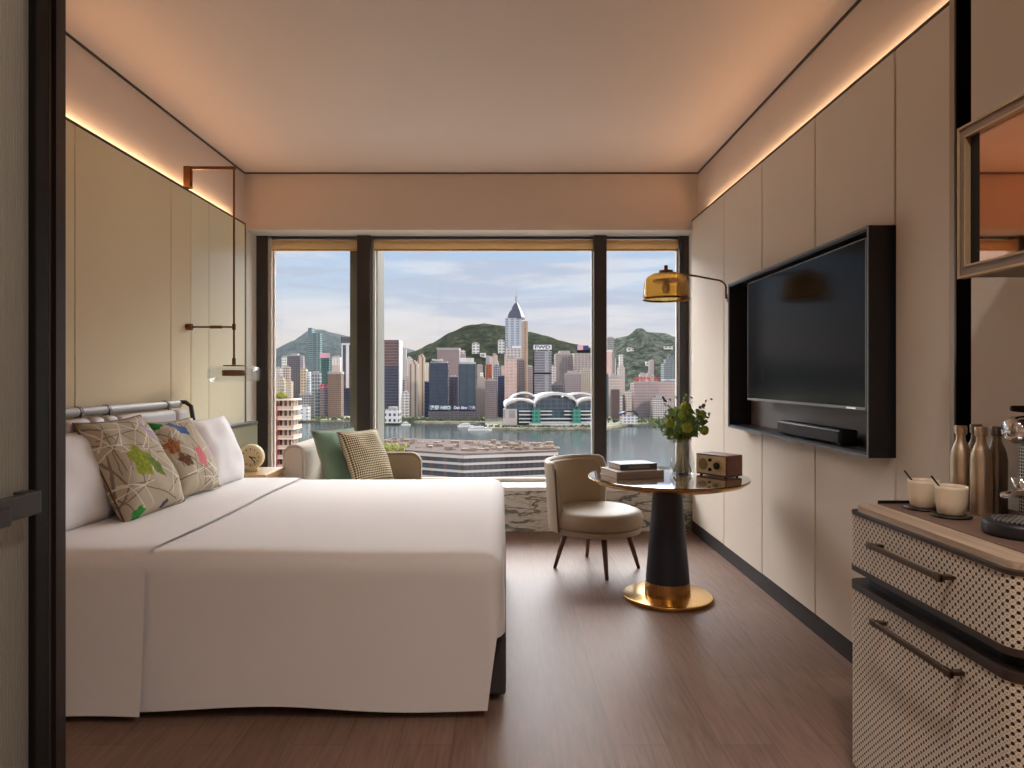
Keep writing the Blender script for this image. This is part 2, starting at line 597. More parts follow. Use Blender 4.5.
M['paper'] = plain('page_block', srgb(214, 204, 190), 0.9, var=0.04, nscale=90)
M['book_grey'] = plain('grey_cover', srgb(96, 96, 98), 0.5, var=0.04)
M['book_beige'] = plain('taupe_cover', srgb(168, 150, 138), 0.6, var=0.04)
M['cream'] = plain('cream_ceramic', srgb(228, 208, 180), 0.35, var=0.04)
M['speaker'] = plain('radio_front', srgb(230, 210, 170), 0.6, var=0.05)
M['cloth'] = plain('speaker_cloth', srgb(168, 144, 100), 0.9, var=0.15, nscale=300)
M['cane'] = cane_mat('cane_weave', 0.0215)
M['leaf'] = plain('eucalyptus_leaf', srgb(122, 146, 80), 0.55, var=0.35, nscale=20)
def leafy(m):
    nt = NT(m); b = nt.n['Principled BSDF']
    tl = nt.add('ShaderNodeBsdfTranslucent')
    nt.l.new(b.inputs['Base Color'].links[0].from_socket, tl.inputs[0])
    mx = nt.add('ShaderNodeMixShader'); mx.inputs[0].default_value = 0.4
    nt.l.new(b.outputs[0], mx.inputs[1]); nt.l.new(tl.outputs[0], mx.inputs[2])
    nt.l.new(mx.outputs[0], nt.n['Material Output'].inputs[0])
leafy(M['leaf'])
M['leaf_red'] = plain('reddish_leaf', srgb(112, 84, 68), 0.6, var=0.25, nscale=20)
M['bloom'] = plain('green_bloom', srgb(156, 172, 54), 0.7, var=0.25, nscale=60, bump=0.6, bscale=120)
M['stem'] = plain('pale_stem', srgb(196, 186, 130), 0.6, var=0.15)
M['white_card'] = plain('white_card', srgb(232, 230, 226), 0.7, var=0.02)
M['water_vase'] = thin_glass('vase_water', (0.96, 0.98, 0.98, 1), 0.04)
M['champagne'] = plain('champagne_frame', srgb(178, 150, 116), 0.4, 0.4, var=0.05)
M['frame_mid'] = plain('frame_bronze', srgb(128, 108, 90), 0.4, 0.3, var=0.05)
M['handle'] = plain('door_pull_metal', srgb(72, 68, 68), 0.35, 0.5, var=0.05)
M['strip'] = plain('brushed_strip', srgb(168, 152, 136), 0.4, 0.3, var=0.05)
M['white_dial'] = plain('dial_face', srgb(206, 182, 136), 0.4, var=0.03)
M['mirror'] = plain('bronze_mirror', srgb(226, 172, 140), 0.03, 1.0, var=0.01)

# ------------------------------------------------------------------ camera
cam = bpy.data.cameras.new('camera')
cam.sensor_width = 36; cam.lens = F / 1024 * 36
cam.shift_x = (512 - CX) / 1024; cam.shift_y = (CY - 384) / 1024
cam.clip_start = 0.05; cam.clip_end = 12000
co = bpy.data.objects.new('camera', cam)
co.location = (0, 0, CAMZ); co.rotation_euler = (PI / 2, 0, 0)
COL.objects.link(co)
SC.camera = co
vs = SC.view_settings
vs.view_transform = 'Standard'; vs.look = 'None'; vs.exposure = 0.5; vs.gamma = 1.0; vs.use_curve_mapping = False

# ------------------------------------------------------------------ room shell
XL, XR, YB, YW, H = -2.22, 1.63, 5.85, 6.1, 3.04
PXL, PXR = -2.15, 1.57                      # faces of the wall panelling
PTL, PTR = 2.575, 2.635                     # tops of the panelling
YK = -2.6                                   # wall behind the camera
struct(box(-2.6, 2.0, YK - 0.2, YW + 0.02, -0.15, 0), 'floor', M['floor'])
struct(box(-2.6, 2.0, YK - 0.2, YW + 0.35, H, H + 0.3), 'ceiling', M['ceiling'])
struct(box(XL - 0.3, XL, YK, YW + 0.3, 0, H), 'wall_left', M['plaster'])
struct(box(XR, XR + 0.3, YK, YW + 0.3, 0, H), 'wall_right', M['plaster'])
struct(box(-2.6, 2.0, YK - 0.3, YK, 0, H), 'wall_rear', M['plaster'])
wf = box(XL, XR, YB, YW + 0.3, 2.57, H)
struct(wf, 'wall_window', M['plaster'])
struct(box(XL, XR, YB, YW + 0.1, 0, 0.345), 'wall_below_window', M['marble'])
struct(box(XL, XR, YB - 0.02, YW + 0.02, 0.345, 0.378, bev=0.004), 'window_sill', M['sill'])
# bathroom partition behind the sliding door
struct(box(XL, -1.06, 1.46, 1.56, 0, H), 'wall_bathroom', M['plaster'])
# shadow gaps round the ceiling
struct(box(XL, XR, YB - 0.012, YB, H - 0.010, H), 'trim_1', M['dark_trim'])
struct(box(XL, XL + 0.012, 1.6, YB - 0.012, H - 0.010, H), 'trim_2', M['dark_trim'])
struct(box(XR - 0.012, XR, 2.42, YB - 0.012, H - 0.010, H), 'trim_3', M['dark_trim'])
# lining of the window recess
struct(box(XL, XL + 0.02, YB, YW - 0.02, 0.378, 2.57), 'trim_4', M['jamb'])
struct(box(XR - 0.02, XR, YB, YW - 0.02, 0.378, 2.57), 'trim_5', M['jamb'])
struct(box(XL + 0.02, XR - 0.02, YB, YW - 0.02, 2.555, 2.57), 'trim_6', M['jamb'])

# left wall panelling: tall panels with hairline joints, a dark cap on top
def yl(px): return F * PXL / (px - CX)
def yr(px): return F * PXR / (px - CX)

joints_l = [1.68, yl(75), yl(171), yl(191), yl(209), yl(245)]
g = 0.003
for i, (a, c) in enumerate(zip(joints_l, joints_l[1:])):
    m = M['panel_lacquer'] if i >= 3 else M['panel_left']
    struct(box(PXL - 0.022, PXL, a + g, c - g, 0.1, PTL - 0.012, bev=0.002, seg=1), 'wall_left_panel', m)
struct(box(PXL - 0.024, PXL + 0.004, 1.68, yl(245) + 0.008, PTL - 0.012, PTL), 'trim_7', M['dark_trim'])
struct(box(PXL - 0.022, PXL + 0.003, yl(245) - g, yl(245) + 0.012, 0.0, PTL - 0.012), 'trim_8', M['dark_trim'])
struct(box(PXL - 0.02, PXL - 0.001, 1.68, yl(245) - g, 0.0, 0.1), 'baseboard_left', M['base'])

# right wall panelling, split round the television niche
NZ0, NZ1 = 0.975, 1.92
NY0, NY1 = 2.8, 4.566
jr = [yr(895), yr(815), yr(762), yr(724), 5.82]
def rpanel(y0, y1, z0, z1, bm=None):
    return box(PXR, PXR + 0.022, y0 + 0.0055, y1 - 0.0055, z0, z1, bm, bev=0.002, seg=1)
for k_, (a, c, e, f) in enumerate(((yr(951), NY0 - 0.01, 0.1, PTR - 0.02), (NY1 + 0.01, 5.83, 0.1, PTR - 0.02), (NY0 - 0.01, NY1 + 0.01, 0.1, NZ0 - 0.01), (NY0 - 0.01, NY1 + 0.01, NZ1 + 0.01, PTR - 0.02))):
    struct(box(PXR + 0.024, PXR + 0.029, a, c, e, f), 'wall_right_backing', M['dark_trim'])
for a, c in zip(jr, jr[1:]):
    bm = None
    if c < NY0 or a > NY1:
        bm = rpanel(a, c, 0.1, PTR - 0.012)
    elif c <= NY1:
        bm = rpanel(a, c, 0.1, NZ0 - 0.002); bm = rpanel(a, c, NZ1 + 0.002, PTR - 0.012, bm)
    else:
        ym = NY1 + 0.006
        bm = box(PXR, PXR + 0.022, a + 0.0055, ym, 0.1, NZ0 - 0.002); bm = box(PXR, PXR + 0.022, a + 0.0055, ym, NZ1 + 0.002, PTR - 0.012, bm)
        bm = box(PXR, PXR + 0.022, ym, c - 0.0055, 0.1, PTR - 0.012, bm)
    struct(bm, 'wall_right_panel', M['panel'])
struct(rpanel(yr(951), yr(895), 0.1, PTR - 0.012), 'wall_right_panel', M['panel'])
struct(box(PXR - 0.002, PXR + 0.024, yr(951), 5.83, PTR - 0.012, PTR), 'trim_9', M['dark_trim'])
struct(box(PXR + 0.004, PXR + 0.022, yr(951), 5.84, 0.0, 0.095), 'baseboard_right', M['base'])
struct(box(PXR - 0.006, PXR + 0.02, yr(956), yr(951), 0, H - 0.002), 'trim_10', M['strip'])
struct(box(PXR, PXR + 0.03, yr(971), yr(956) - 0.001, 0, H - 0.002), 'trim_11', plain('black_slot', srgb(12, 10, 10), 0.8, spec=0.0))
struct(box(PXR, XR, 0.2, yr(971) - 0.001, 0, H - 0.002), 'wall_right_near', M['panel'])

# ------------------------------------------------------------------ window
FZ0, FZ1 = 0.38, 2.553
def wxx(px): return wx(px, YW)
# frame of the whole opening and the mullions
struct(box(wxx(257), wxx(268), YW - 0.02, YW + 0.12, FZ0, FZ1), 'trim_12', M['frame'])
struct(box(wxx(268), wxx(271.5), YW + 0.0, YW + 0.12, FZ0, FZ1), 'trim_13', M['jamb'])
struct(box(wxx(358), wxx(371), YW - 0.04, YW + 0.1, FZ0, FZ1), 'trim_14', M['frame'])
struct(box(wxx(371), wxx(373), YW + 0.0, YW + 0.1, FZ0, FZ1), 'trim_15', M['fin'])
struct(box(wx(350, 6.3), wx(377.5, 6.3), YW + 0.2, YW + 0.55, FZ0 - 0.5, FZ1 + 0.3), 'trim_16', M['fin'])
struct(box(wxx(593.5), wxx(606), YW - 0.04, YW + 0.1, FZ0, FZ1), 'trim_17', M['frame'])
struct(box(wxx(679), wxx(688.5), YW - 0.02, YW + 0.12, FZ0, FZ1), 'trim_18', M['frame'])
struct(box(wxx(257), wxx(688.5), YW + 0.0, YW + 0.08, 2.53, FZ1), 'trim_19', M['frame'])
struct(box(wxx(257), wxx(688.5), YW + 0.03, YW + 0.08, FZ0, FZ0 + 0.03), 'trim_20', M['jamb'])
bays = ((271.5, 358), (373, 593.5), (606, 679))
blab = ('golden beige roller blind rolled up over the narrow left window', 'golden beige roller blind rolled up over the wide middle window',
        'golden beige roller blind rolled up over the right window by the pendant lamp')
for i, (a, c) in enumerate(bays):
    w = bpy.data.objects.new('window_%d' % (i + 1), None); COL.objects.link(w); w['kind'] = 'structure'
    put(box(wxx(a), wxx(c), YW + 0.06, YW + 0.068, FZ0 + 0.03, 2.53), 'window_pane', M['glass'], w)
    fr = box(wxx(a), wxx(a) + 0.012, YW + 0.045, YW + 0.085, FZ0 + 0.03, 2.53)
    fr = box(wxx(c) - 0.012, wxx(c), YW + 0.045, YW + 0.085, FZ0 + 0.03, 2.53, fr)
    put(fr, 'window_frame', M['jamb'], w)
    t = thing('roller_blind', blab[i], 'roller blind', (0, 0, 0), 0)
    put(box(wxx(a) + 0.004, wxx(c) - 0.004, YW + 0.005, YW + 0.012, 2.44, 2.5), 'blind_fabric', M['blind'], t)
    put(turned(tube([(wxx(a) + 0.004, YW + 0.022, 2.505), (wxx(c) - 0.004, YW + 0.022, 2.505)], 0.02, 14), Matrix()), 'roll', M['blind'], t, smooth='auto')
    put(box(wxx(a) + 0.004, wxx(c) - 0.004, YW + 0.0, YW + 0.017, 2.425, 2.44, bev=0.003), 'bottom_bar', M['brass'], t)

# ------------------------------------------------------------------ sliding door, reeded glass, at the left edge
def reeded():
    m, nt, b = new_mat('reeded_glass')
    b.inputs['Base Color'].default_value = srgb(132, 130, 126)
    b.inputs['Roughness'].default_value = 0.18
    b.inputs['Specular IOR Level'].default_value = 0.9
    tl = nt.add('ShaderNodeBsdfTranslucent'); tl.inputs[0].default_value = srgb(196, 194, 186)
    tr = nt.add('ShaderNodeBsdfTransparent'); tr.inputs[0].default_value = srgb(200, 200, 196)
    m1, m2 = nt.add('ShaderNodeMixShader'), nt.add('ShaderNodeMixShader')
    m1.inputs[0].default_value = 0.45; m2.inputs[0].default_value = 0.18
    nt.l.new(b.outputs[0], m1.inputs[1]); nt.l.new(tl.outputs[0], m1.inputs[2])
    nt.l.new(m1.outputs[0], m2.inputs[1]); nt.l.new(tr.outputs[0], m2.inputs[2])
    nt.l.new(m2.outputs[0], nt.n['Material Output'].inputs[0])
    return m
M['reeded'] = reeded()
DX = -1.0
def yd(px): return F * DX / (px - CX)
d = bpy.data.objects.new('door_1', None); COL.objects.link(d); d['kind'] = 'structure'
d['label'] = 'sliding door of reeded glass in a black frame'
rb = bmesh.new()
pitch = 0.0085
y = 0.5
pts_f, pts_b = [], []
while y < yd(33) - 0.001:
    for k in range(8):
        a = k / 8
        pts_f.append((DX - 0.012 + 0.0035 * math.sin(PI * a), y + pitch * a))
    y += pitch
pts_f.append((DX - 0.012, y))
out = pts_f + [(DX - 0.02, y), (DX - 0.02, 0.5)]
put(prism(out, 0.06, H - 0.06), 'glass_pane', M['reeded'], d, smooth='auto')
st = box(DX - 0.035, DX + 0.004, y, y + 0.042, 0.01, H - 0.01, bev=0.003)
st = box(DX - 0.035, DX + 0.004, 0.5, y, 0.01, 0.07, st, bev=0.003)
st = box(DX - 0.035, DX + 0.004, 0.5, y, H - 0.07, H - 0.01, st, bev=0.003)
put(st, 'door_frame', M['black'], d)
hz, hy = 1.045, 1.425
hb = box(DX + 0.03, DX + 0.042, 1.0, hy, hz - 0.024, hz + 0.024, bev=0.004)
hb = box(DX + 0.004, DX + 0.03, hy - 0.03, hy, hz - 0.024, hz + 0.024, hb)
put(hb, 'handle', M['handle'], d)
put(box(DX + 0.042, DX + 0.05, 1.0, 1.327, hz - 0.03, hz + 0.006, bev=0.003), 'handle_plate', M['handle'], d)
jm = box(DX - 0.06, DX + 0.0, y + 0.048, y + 0.058, 0, H)
jm = box(DX - 0.06, DX + 0.006, y + 0.064, y + 0.073, 0, H, jm)
jm = box(DX - 0.06, DX + 0.002, y + 0.079, 1.564, 0, H, jm)
jm = box(DX - 0.06, DX - 0.03, y + 0.048, 1.562, 0, H, jm)
struct(jm, 'trim_21', plain('door_jamb_bronze', srgb(58, 50, 48), 0.3, 0.5, var=0.05))
struct(box(-1.06, DX - 0.035, 1.557, 1.566, 0, H), 'trim_22', M['frame'])

# ------------------------------------------------------------------ bed
BX0, BX1, BY0, BY1, BZ = -2.0, -0.082, 2.71, 4.60, 0.625
def drape(x0, x1, y0, y1, top, drops, r=0.07, flare=0.02, off=0.0, step=0.035, seed=0, wave=0.004):
    """A cloth laid over a box: flat top, then round edges and hanging sides; drops = (near, far, foot, head)."""
    near, far, foot, head = drops
    def axis(lo, hi, dlo, dhi):
        v = []
        n = max(2, int((hi - lo) / 0.06))
        if dlo: v += [lo - dlo + dlo * k / max(2, int(dlo / step)) for k in range(max(2, int(dlo / step)))]
        v += [lo + (hi - lo) * k / n for k in range(n + 1)]
        if dhi: v += [hi + dhi * k / max(2, int(dhi / step)) for k in range(1, max(2, int(dhi / step)) + 1)]
        return v
    xs, ys = axis(x0, x1, head, foot), axis(y0, y1, near, far)
    def fold(dd):
        if dd < r * PI / 2:
            a = dd / r
            return r * math.sin(a), r * (1 - math.cos(a))
        e = dd - r * PI / 2
        return r + flare * (e / 0.5) ** 1.5, r + e
    bm = bmesh.new()
    vs_ = {}
    for i, X in enumerate(xs):
        for j, Y in enumerate(ys):
            ex = X - x1 if X > x1 else (X - x0 if X < x0 else 0.0)
            ey = Y - y1 if Y > y1 else (Y - y0 if Y < y0 else 0.0)
            cx_, cy_ = min(max(X, x0), x1), min(max(Y, y0), y1)
            dd = max(abs(ex), abs(ey))
            z = top
            px_, py_ = cx_, cy_
            if dd > 0:
                a = math.atan2(ey, ex)
                if ex > 0 and ey < 0 and foot:          # below the foot hem the near side hangs straight, open at the corner
                    k_ = max(0.0, min(1.0, (dd - foot * 0.75) / max(0.01, near - foot * 0.75)))
                    a = -PI / 2 + (a + PI / 2) * (1 - k_ * 0.75)
                o, dn = fold(dd)
                w = wave * min(1, dd / 0.5) ** 2 * math.sin((cx_ + cy_ * 0.6 + seed) * 8.5 + a * 5)
                o += w + off
                px_ += o * math.cos(a); py_ += o * math.sin(a)
                z = top - dn + 0.01 * math.sin(cx_ * 5.1 + seed) * min(1, dd / 0.5) ** 2
            z += off + 0.010 * noise.noise(Vector((X * 1.7, Y * 1.7, 0.3))) * (1 if dd < 0.1 else 0.3)
            vs_[i, j] = bm.verts.new((px_, py_, z))
    for i in range(len(xs) - 1):
        for j in range(len(ys) - 1):
            bm.faces.new((vs_[i, j], vs_[i + 1, j], vs_[i + 1, j + 1], vs_[i, j + 1]))
    return bm

bed = thing('bed', 'king bed dressed in white linen against the left wall', 'bed', (-1.0, 3.65, 0))
def bedpart(bm, name, mat, parent=None, smooth=False):
    if parent is None:
        turned(bm, Matrix.Translation((1.0, -3.65, 0)))
        return put(bm, name, mat, bed, smooth)
    turned(bm, Matrix.Translation((1.0, -3.65, 0)))
    return put(bm, name, mat, parent, smooth)
bs = box(-2.0, 0.0, 2.76, 4.56, 0.03, 0.285, bev=0.012)
bs = box(-1.9, -0.1, 2.86, 4.46, 0.0, 0.03, bs)
bedpart(bs, 'bed_base', M['bed_base'])
bedpart(box(-2.0, -0.02, 2.72, 4.62, 0.287, 0.6, bev=0.06, seg=4), 'mattress', M['linen'], None, 'auto')
bedpart(drape(BX0, BX1, BY0, BY1, BZ, (0.625, 0.6, 0.36, 0.0)), 'duvet', M['linen'], None, True)
bedpart(drape(BX0, -1.372, BY0 - 0.005, BY1 + 0.005, BZ, (0.652, 0.6, 0.0, 0.0), flare=0.035, off=0.011, seed=3, wave=0.004), 'turned_sheet', M['linen'], None, True)
# headboard: padded board, cushion segments, rolled rail with straps
hbd = bedpart(box(-2.145, -2.06, 2.55, 4.42, 0.05, 1.09, bev=0.03, seg=3), 'headboard', M['headboard'], None, 'auto')
hc = None
seg_y = [2.56, 3.18, 3.38, 3.50, 3.62, 4.25, 4.42]
for a, c in zip(seg_y, seg_y[1:]):
    hc = box(-2.08, -2.02, a + 0.004, c - 0.004, 0.6, 1.105, hc, bev=0.03, seg=4)
bedpart(hc, 'headboard_cushion', M['headboard'], hbd, 'auto')
bedpart(tube([(-2.1, 2.53, 1.133), (-2.1, 4.43, 1.133)], 0.024, 20), 'headboard_rail', M['roll'], hbd, 'auto')
for ys_ in (3.18, 3.38, 3.62, 4.25):
    s_ = tube([(-2.1, ys_ - 0.012, 1.133), (-2.1, ys_ + 0.012, 1.133)], 0.0275, 20)
    s_ = box(-2.077, -2.07, ys_ - 0.012, ys_ + 0.012, 1.09, 1.133, s_)
    bedpart(s_, 'strap', M['strap'], hbd, 'auto')
ec = tube([(-2.1, 4.435, 1.145), (-2.06, 4.435, 1.145), (-2.025, 4.435, 1.12), (-2.01, 4.435, 1.03), (-2.01, 4.435, 0.65)], 0.014, 10)
bedpart(ec, 'end_strap', M['dark_trim'], hbd, True)

def cushion(name, label, cat, w, h, t, center, wdir, hdir, mat, pipe=None, group=None, n=18, pinch=0.05):
    o = thing(name, label, cat, (0, 0, 0), 0, group)
    o.matrix_world = basis(center, wdir, hdir)
    put(pillow_bm(w, h, t, n, pinch), 'cover', mat, o, True)
    if pipe:
        put(tube(pillow_rim(w, h, 10, pinch), 0.005, 6, closed=True), 'piping', pipe, o, True)
    return o

GRN, LIM, PNK = srgb(60, 130, 60), srgb(150, 165, 40), srgb(214, 96, 112)
M['print_a'] = print_mat('parakeet_linen', [
    (0.38, 0.50, 0.15, 0.17, 0.5, srgb(158, 164, 40), srgb(112, 128, 34)),
    (0.56, 0.43, 0.06, 0.15, 0.6, srgb(120, 140, 50), srgb(90, 116, 60)),
    (0.80, 0.80, 0.035, 0.16, 0.35, srgb(176, 160, 200), srgb(150, 140, 190)),
    (0.92, 0.36, 0.05, 0.07, 0.0, srgb(110, 170, 150), srgb(140, 190, 170)),
    (0.14, 0.05, 0.10, 0.06, 0.3, srgb(44, 130, 60), srgb(60, 150, 70)),
    (0.55, 0.05, 0.06, 0.03, 0.3, srgb(80, 70, 100), srgb(90, 80, 90))], 1.3)
M['print_b'] = print_mat('bird_linen', [
    (0.40, 0.84, 0.20, 0.07, -0.5, srgb(62, 88, 140), srgb(84, 110, 150)),
    (0.56, 0.42, 0.09, 0.15, 0.25, srgb(220, 100, 120), srgb(200, 130, 130)),
    (0.14, 0.62, 0.10, 0.11, 0.6, srgb(190, 120, 80), srgb(120, 80, 56)),
    (0.24, 0.42, 0.07, 0.12, 0.9, srgb(96, 66, 48), srgb(130, 90, 60)),
    (0.86, 0.46, 0.09, 0.12, 0.2, srgb(220, 160, 170), srgb(150, 160, 190)),
    (0.06, 0.94, 0.12, 0.07, 0.0, srgb(36, 120, 56), srgb(50, 140, 70))], 4.1)
LEAN = Vector((-0.46, 0.03, 0.88))
cushion('pillow', 'large white pillow propped at the near end of the headboard', 'pillow', 0.78, 0.46, 0.15, (-1.975, 3.03, 0.83), (0.03, 1, 0), (-0.22, 0, 0.97), M['pillow_white'], n=20)
cushion('pillow', 'white pillow at the far side of the bed nearest the window', 'pillow', 0.5, 0.46, 0.17, (-1.845, 4.37, 0.83), (0.08, 1, 0), (-0.30, 0.02, 0.95), M['pillow_white'], n=20)
cushion('pillow', 'white pillow leaning on the headboard, only its corner showing behind the bird cushion', 'pillow', 0.4, 0.44, 0.13, (-1.96, 4.16, 0.83), (0.02, 1, 0), (-0.12, 0, 0.98), M['pillow_white'], n=16)
cushion('throw_cushion', 'beige printed cushion with a yellow-green bird and brown piping', 'cushion', 0.52, 0.54, 0.17, (-1.868, 3.46, 0.855), (0.07, 1, 0.02), LEAN, M['print_a'], M['piping'], pinch=0.06)
cushion('throw_cushion', 'beige printed cushion with blue and pink birds, second from the door', 'cushion', 0.46, 0.46, 0.16, (-1.845, 3.95, 0.85), (0.07, 1, 0.0), (-0.42, 0.03, 0.9), M['print_b'], M['pipe_beige'], pinch=0.06)

# ------------------------------------------------------------------ low fabric panel, nightstand, clock
t = thing('wainscot_panel', 'low sage green fabric panel on the left wall by the nightstand', 'wall panel', (-2.08, 5.2, 0))
put(box(-0.065, 0, -0.5, 0.58, 0.0, 0.915, bev=0.006), 'fabric_panel', M['panel_green'], t)
put(box(-0.065, 0.004, -0.5, 0.58, 0.916, 0.94, bev=0.003), 'top_cap', M['dark_trim'], t)
t = thing('nightstand', 'light oak nightstand between bed and window', 'nightstand', (-1.86, 4.95, 0))
put(box(-0.2, 0.2, -0.2, 0.2, 0.30, 0.61, bev=0.006), 'body', M['wood_light'], t)
put(box(-0.21, 0.21, -0.21, 0.21, 0.61, 0.635, bev=0.006), 'top', M['wood_light'], t)
dr = put(box(0.2, 0.212, -0.185, 0.185, 0.33, 0.59, bev=0.003), 'drawer', M['wood_light'], t)
put(lathe(rprof(0.012, 0, 0.02, 0.004), 16).copy() if False else turned(lathe(rprof(0.012, 0, 0.02, 0.004), 16), Matrix.Translation((0.212, 0, 0.46)) @ Matrix.Rotation(PI / 2, 4, 'Y')), 'knob', M['brass'], dr, True)
for sx in (-1, 1):
    for sy in (-1, 1):
        put(tube([(sx * 0.17, sy * 0.17, 0), (sx * 0.165, sy * 0.165, 0.30)], [0.011, 0.018], 10), 'leg', M['wood_light'], t, True)
t = thing('desk_clock', 'round beige clock standing on the nightstand', 'clock', (-1.82, 4.93, 0.635), 0.12)
fc = Matrix.Translation((0, 0, 0.102)) @ Matrix.Rotation(PI / 2, 4, 'X') @ Matrix.Diagonal((0.86, 0.86, 0.9, 1))
put(turned(lathe([(0, -0.03), (0.098, -0.03), (0.105, -0.022), (0.105, 0.022), (0.098, 0.032), (0.085, 0.032), (0.082, 0.024), (0, 0.024)], 40), fc), 'case', M['speaker'], t, 'auto')
put(turned(lathe([(0, 0.0245), (0.081, 0.0245), (0.081, 0.026), (0, 0.026)], 40), fc), 'dial', M['white_dial'], t, 'auto')
for k in range(12):
    put(turned(box(-0.0025, 0.0025, 0.055, 0.074, 0.0262, 0.0275), fc @ Matrix.Rotation(-k * PI / 6, 4, 'Z')), 'hour_mark', M['black'], t)
for nm, an, ln in (('hour_hand', 1.75, 0.045), ('minute_hand', 2.45, 0.062)):
    put(turned(box(-0.004, 0.004, -0.012, ln, 0.0276, 0.029), fc @ Matrix.Rotation(-an, 4, 'Z')), nm, M['black'], t)
put(box(-0.05, 0.05, -0.028, 0.03, 0, 0.018, bev=0.005), 'foot', M['speaker'], t)

# ------------------------------------------------------------------ window loveseat and its cushions
t = thing('loveseat', 'beige window loveseat with rounded arm behind the bed', 'sofa', (-1.165, 5.45, 0))
def arch_panel(w, h, r, th, right_only=False):
    """Upright panel in the XZ plane with rounded top corners, thickness along y."""
    o = [(-w / 2, 0), (w / 2, 0)]
    for k in range(9):
        a = PI / 2 * k / 8
        o.append((w / 2 - r + r * math.cos(a), h - r + r * math.sin(a)))
    if right_only:
        o.append((-w / 2, h))
    else:
        for k in range(9):
            a = PI / 2 + PI / 2 * k / 8
            o.append((-w / 2 + r + r * math.cos(a), h - r + r * math.sin(a)))
    b = prism(o, -th / 2, th / 2)
    turned(b, Matrix.Rotation(PI / 2, 4, 'X'))
    es = [e for e in b.edges if abs(e.verts[0].co.y - e.verts[1].co.y) < 1e-5]
    bmesh.ops.bevel(b, geom=es, offset=0.018, segments=3, affect='EDGES')
    return b
put(box(-0.5, 0.46, -0.27, 0.34, 0.12, 0.3, bev=0.02), 'base', M['sofa'], t, 'auto')
put(box(-0.34, 0.46, -0.28, 0.27, 0.3, 0.47, bev=0.05, seg=4), 'seat_cushion', M['sofa'], t, 'auto')
put(turned(arch_panel(0.165, 0.80 - 0.12, 0.08, 0.64), Matrix.Translation((-0.425, 0.03, 0.12))), 'arm', M['sofa'], t, 'auto')
put(turned(arch_panel(0.79, 0.68 - 0.12, 0.09, 0.10, True), Matrix.Translation((0.065, 0.32, 0.12))), 'backrest', M['sofa_back'], t, 'auto')
for sx, sy in ((-0.45, -0.22), (0.42, -0.22), (-0.45, 0.3), (0.42, 0.3)):
    put(tube([(sx, sy, 0), (sx, sy, 0.12)], [0.012, 0.018], 10), 'leg', M['wood_leg'], t, True)
cushion('throw_cushion', 'plain sage green cushion on the loveseat', 'cushion', 0.44, 0.44, 0.13, (-1.285, 5.38, 0.695), (0.54, 0.84, 0.0), (-0.42, 0.08, 0.90), M['green_fabric'], M['panel_green'])
cushion('throw_cushion', 'beige diamond weave cushion leaning on the green one', 'cushion', 0.43, 0.43, 0.13, (-1.085, 5.35, 0.695), (0.54, 0.84, 0.0), (-0.45, 0.08, 0.88), M['diamond'], M['pipe_beige'])

# ------------------------------------------------------------------ hanging bedside lamp, left
LY = 4.64
lx = wx(234, LY)
t = thing('pendant_lamp', 'brass bedside lamp hanging on a long rod from a wall bracket', 'lamp', (lx, LY, 0))
zt = wz(168.5, LY)
put(box(PXL - 0.012 - lx, PXL + 0.035 - lx, -0.02, 0.02, PTL, zt + 0.012, bev=0.003), 'bracket_post', M['dark_brass'], t)
put(box(PXL - 0.012 - lx, 0.012, -0.012, 0.012, zt - 0.008, zt + 0.012, bev=0.002), 'bracket_arm', M['dark_brass'], t)
put(tube([(0, 0, 1.43), (0, 0, zt)], 0.0065, 10), 'rod', M['dark_brass'], t, True)
za = wz(327, LY)
sa = tube([(PXL + 0.002 - lx, 0, za), (PXL + 0.04 - lx, 0, za)], 0.022, 16)
sa = tube([(PXL + 0.04 - lx, 0, za), (0, 0, za)], 0.006, 10, sa)
sa = tube([(-0.16, 0, za), (-0.08, 0, za)], 0.0105, 12, sa)
sa = tube([(0, 0, za - 0.02), (0, 0, za + 0.02)], 0.012, 12, sa)
put(sa, 'stay_arm', M['dark_brass'], t, 'auto')
zl = wz(373, LY)
put(lathe([(0, zl + 0.045), (0.07, zl + 0.045), (0.07, zl + 0.052), (0.012, zl + 0.056), (0.012, zl + 0.1), (0, zl + 0.1)], 28), 'cap', M['dark_brass'], t, 'auto')
put(lathe(rprof(0.075, zl - 0.02, zl + 0.02, 0.006), 32), 'lamp_head', M['dark_brass'], t, 'auto')
gs = lathe([(0.013, zl + 0.043), (0.13, zl + 0.043), (0.158, zl + 0.038), (0.166, zl + 0.02), (0.166, zl - 0.035), (0.158, zl - 0.055), (0.13, zl - 0.06), (0.0, zl - 0.06),
            (0.0, zl - 0.05), (0.125, zl - 0.05), (0.148, zl - 0.045), (0.156, zl - 0.03), (0.156, zl + 0.018), (0.148, zl + 0.03), (0.125, zl + 0.034), (0.013, zl + 0.034)], 48)
put(gs, 'lamp_shade', M['clear'], t, True)

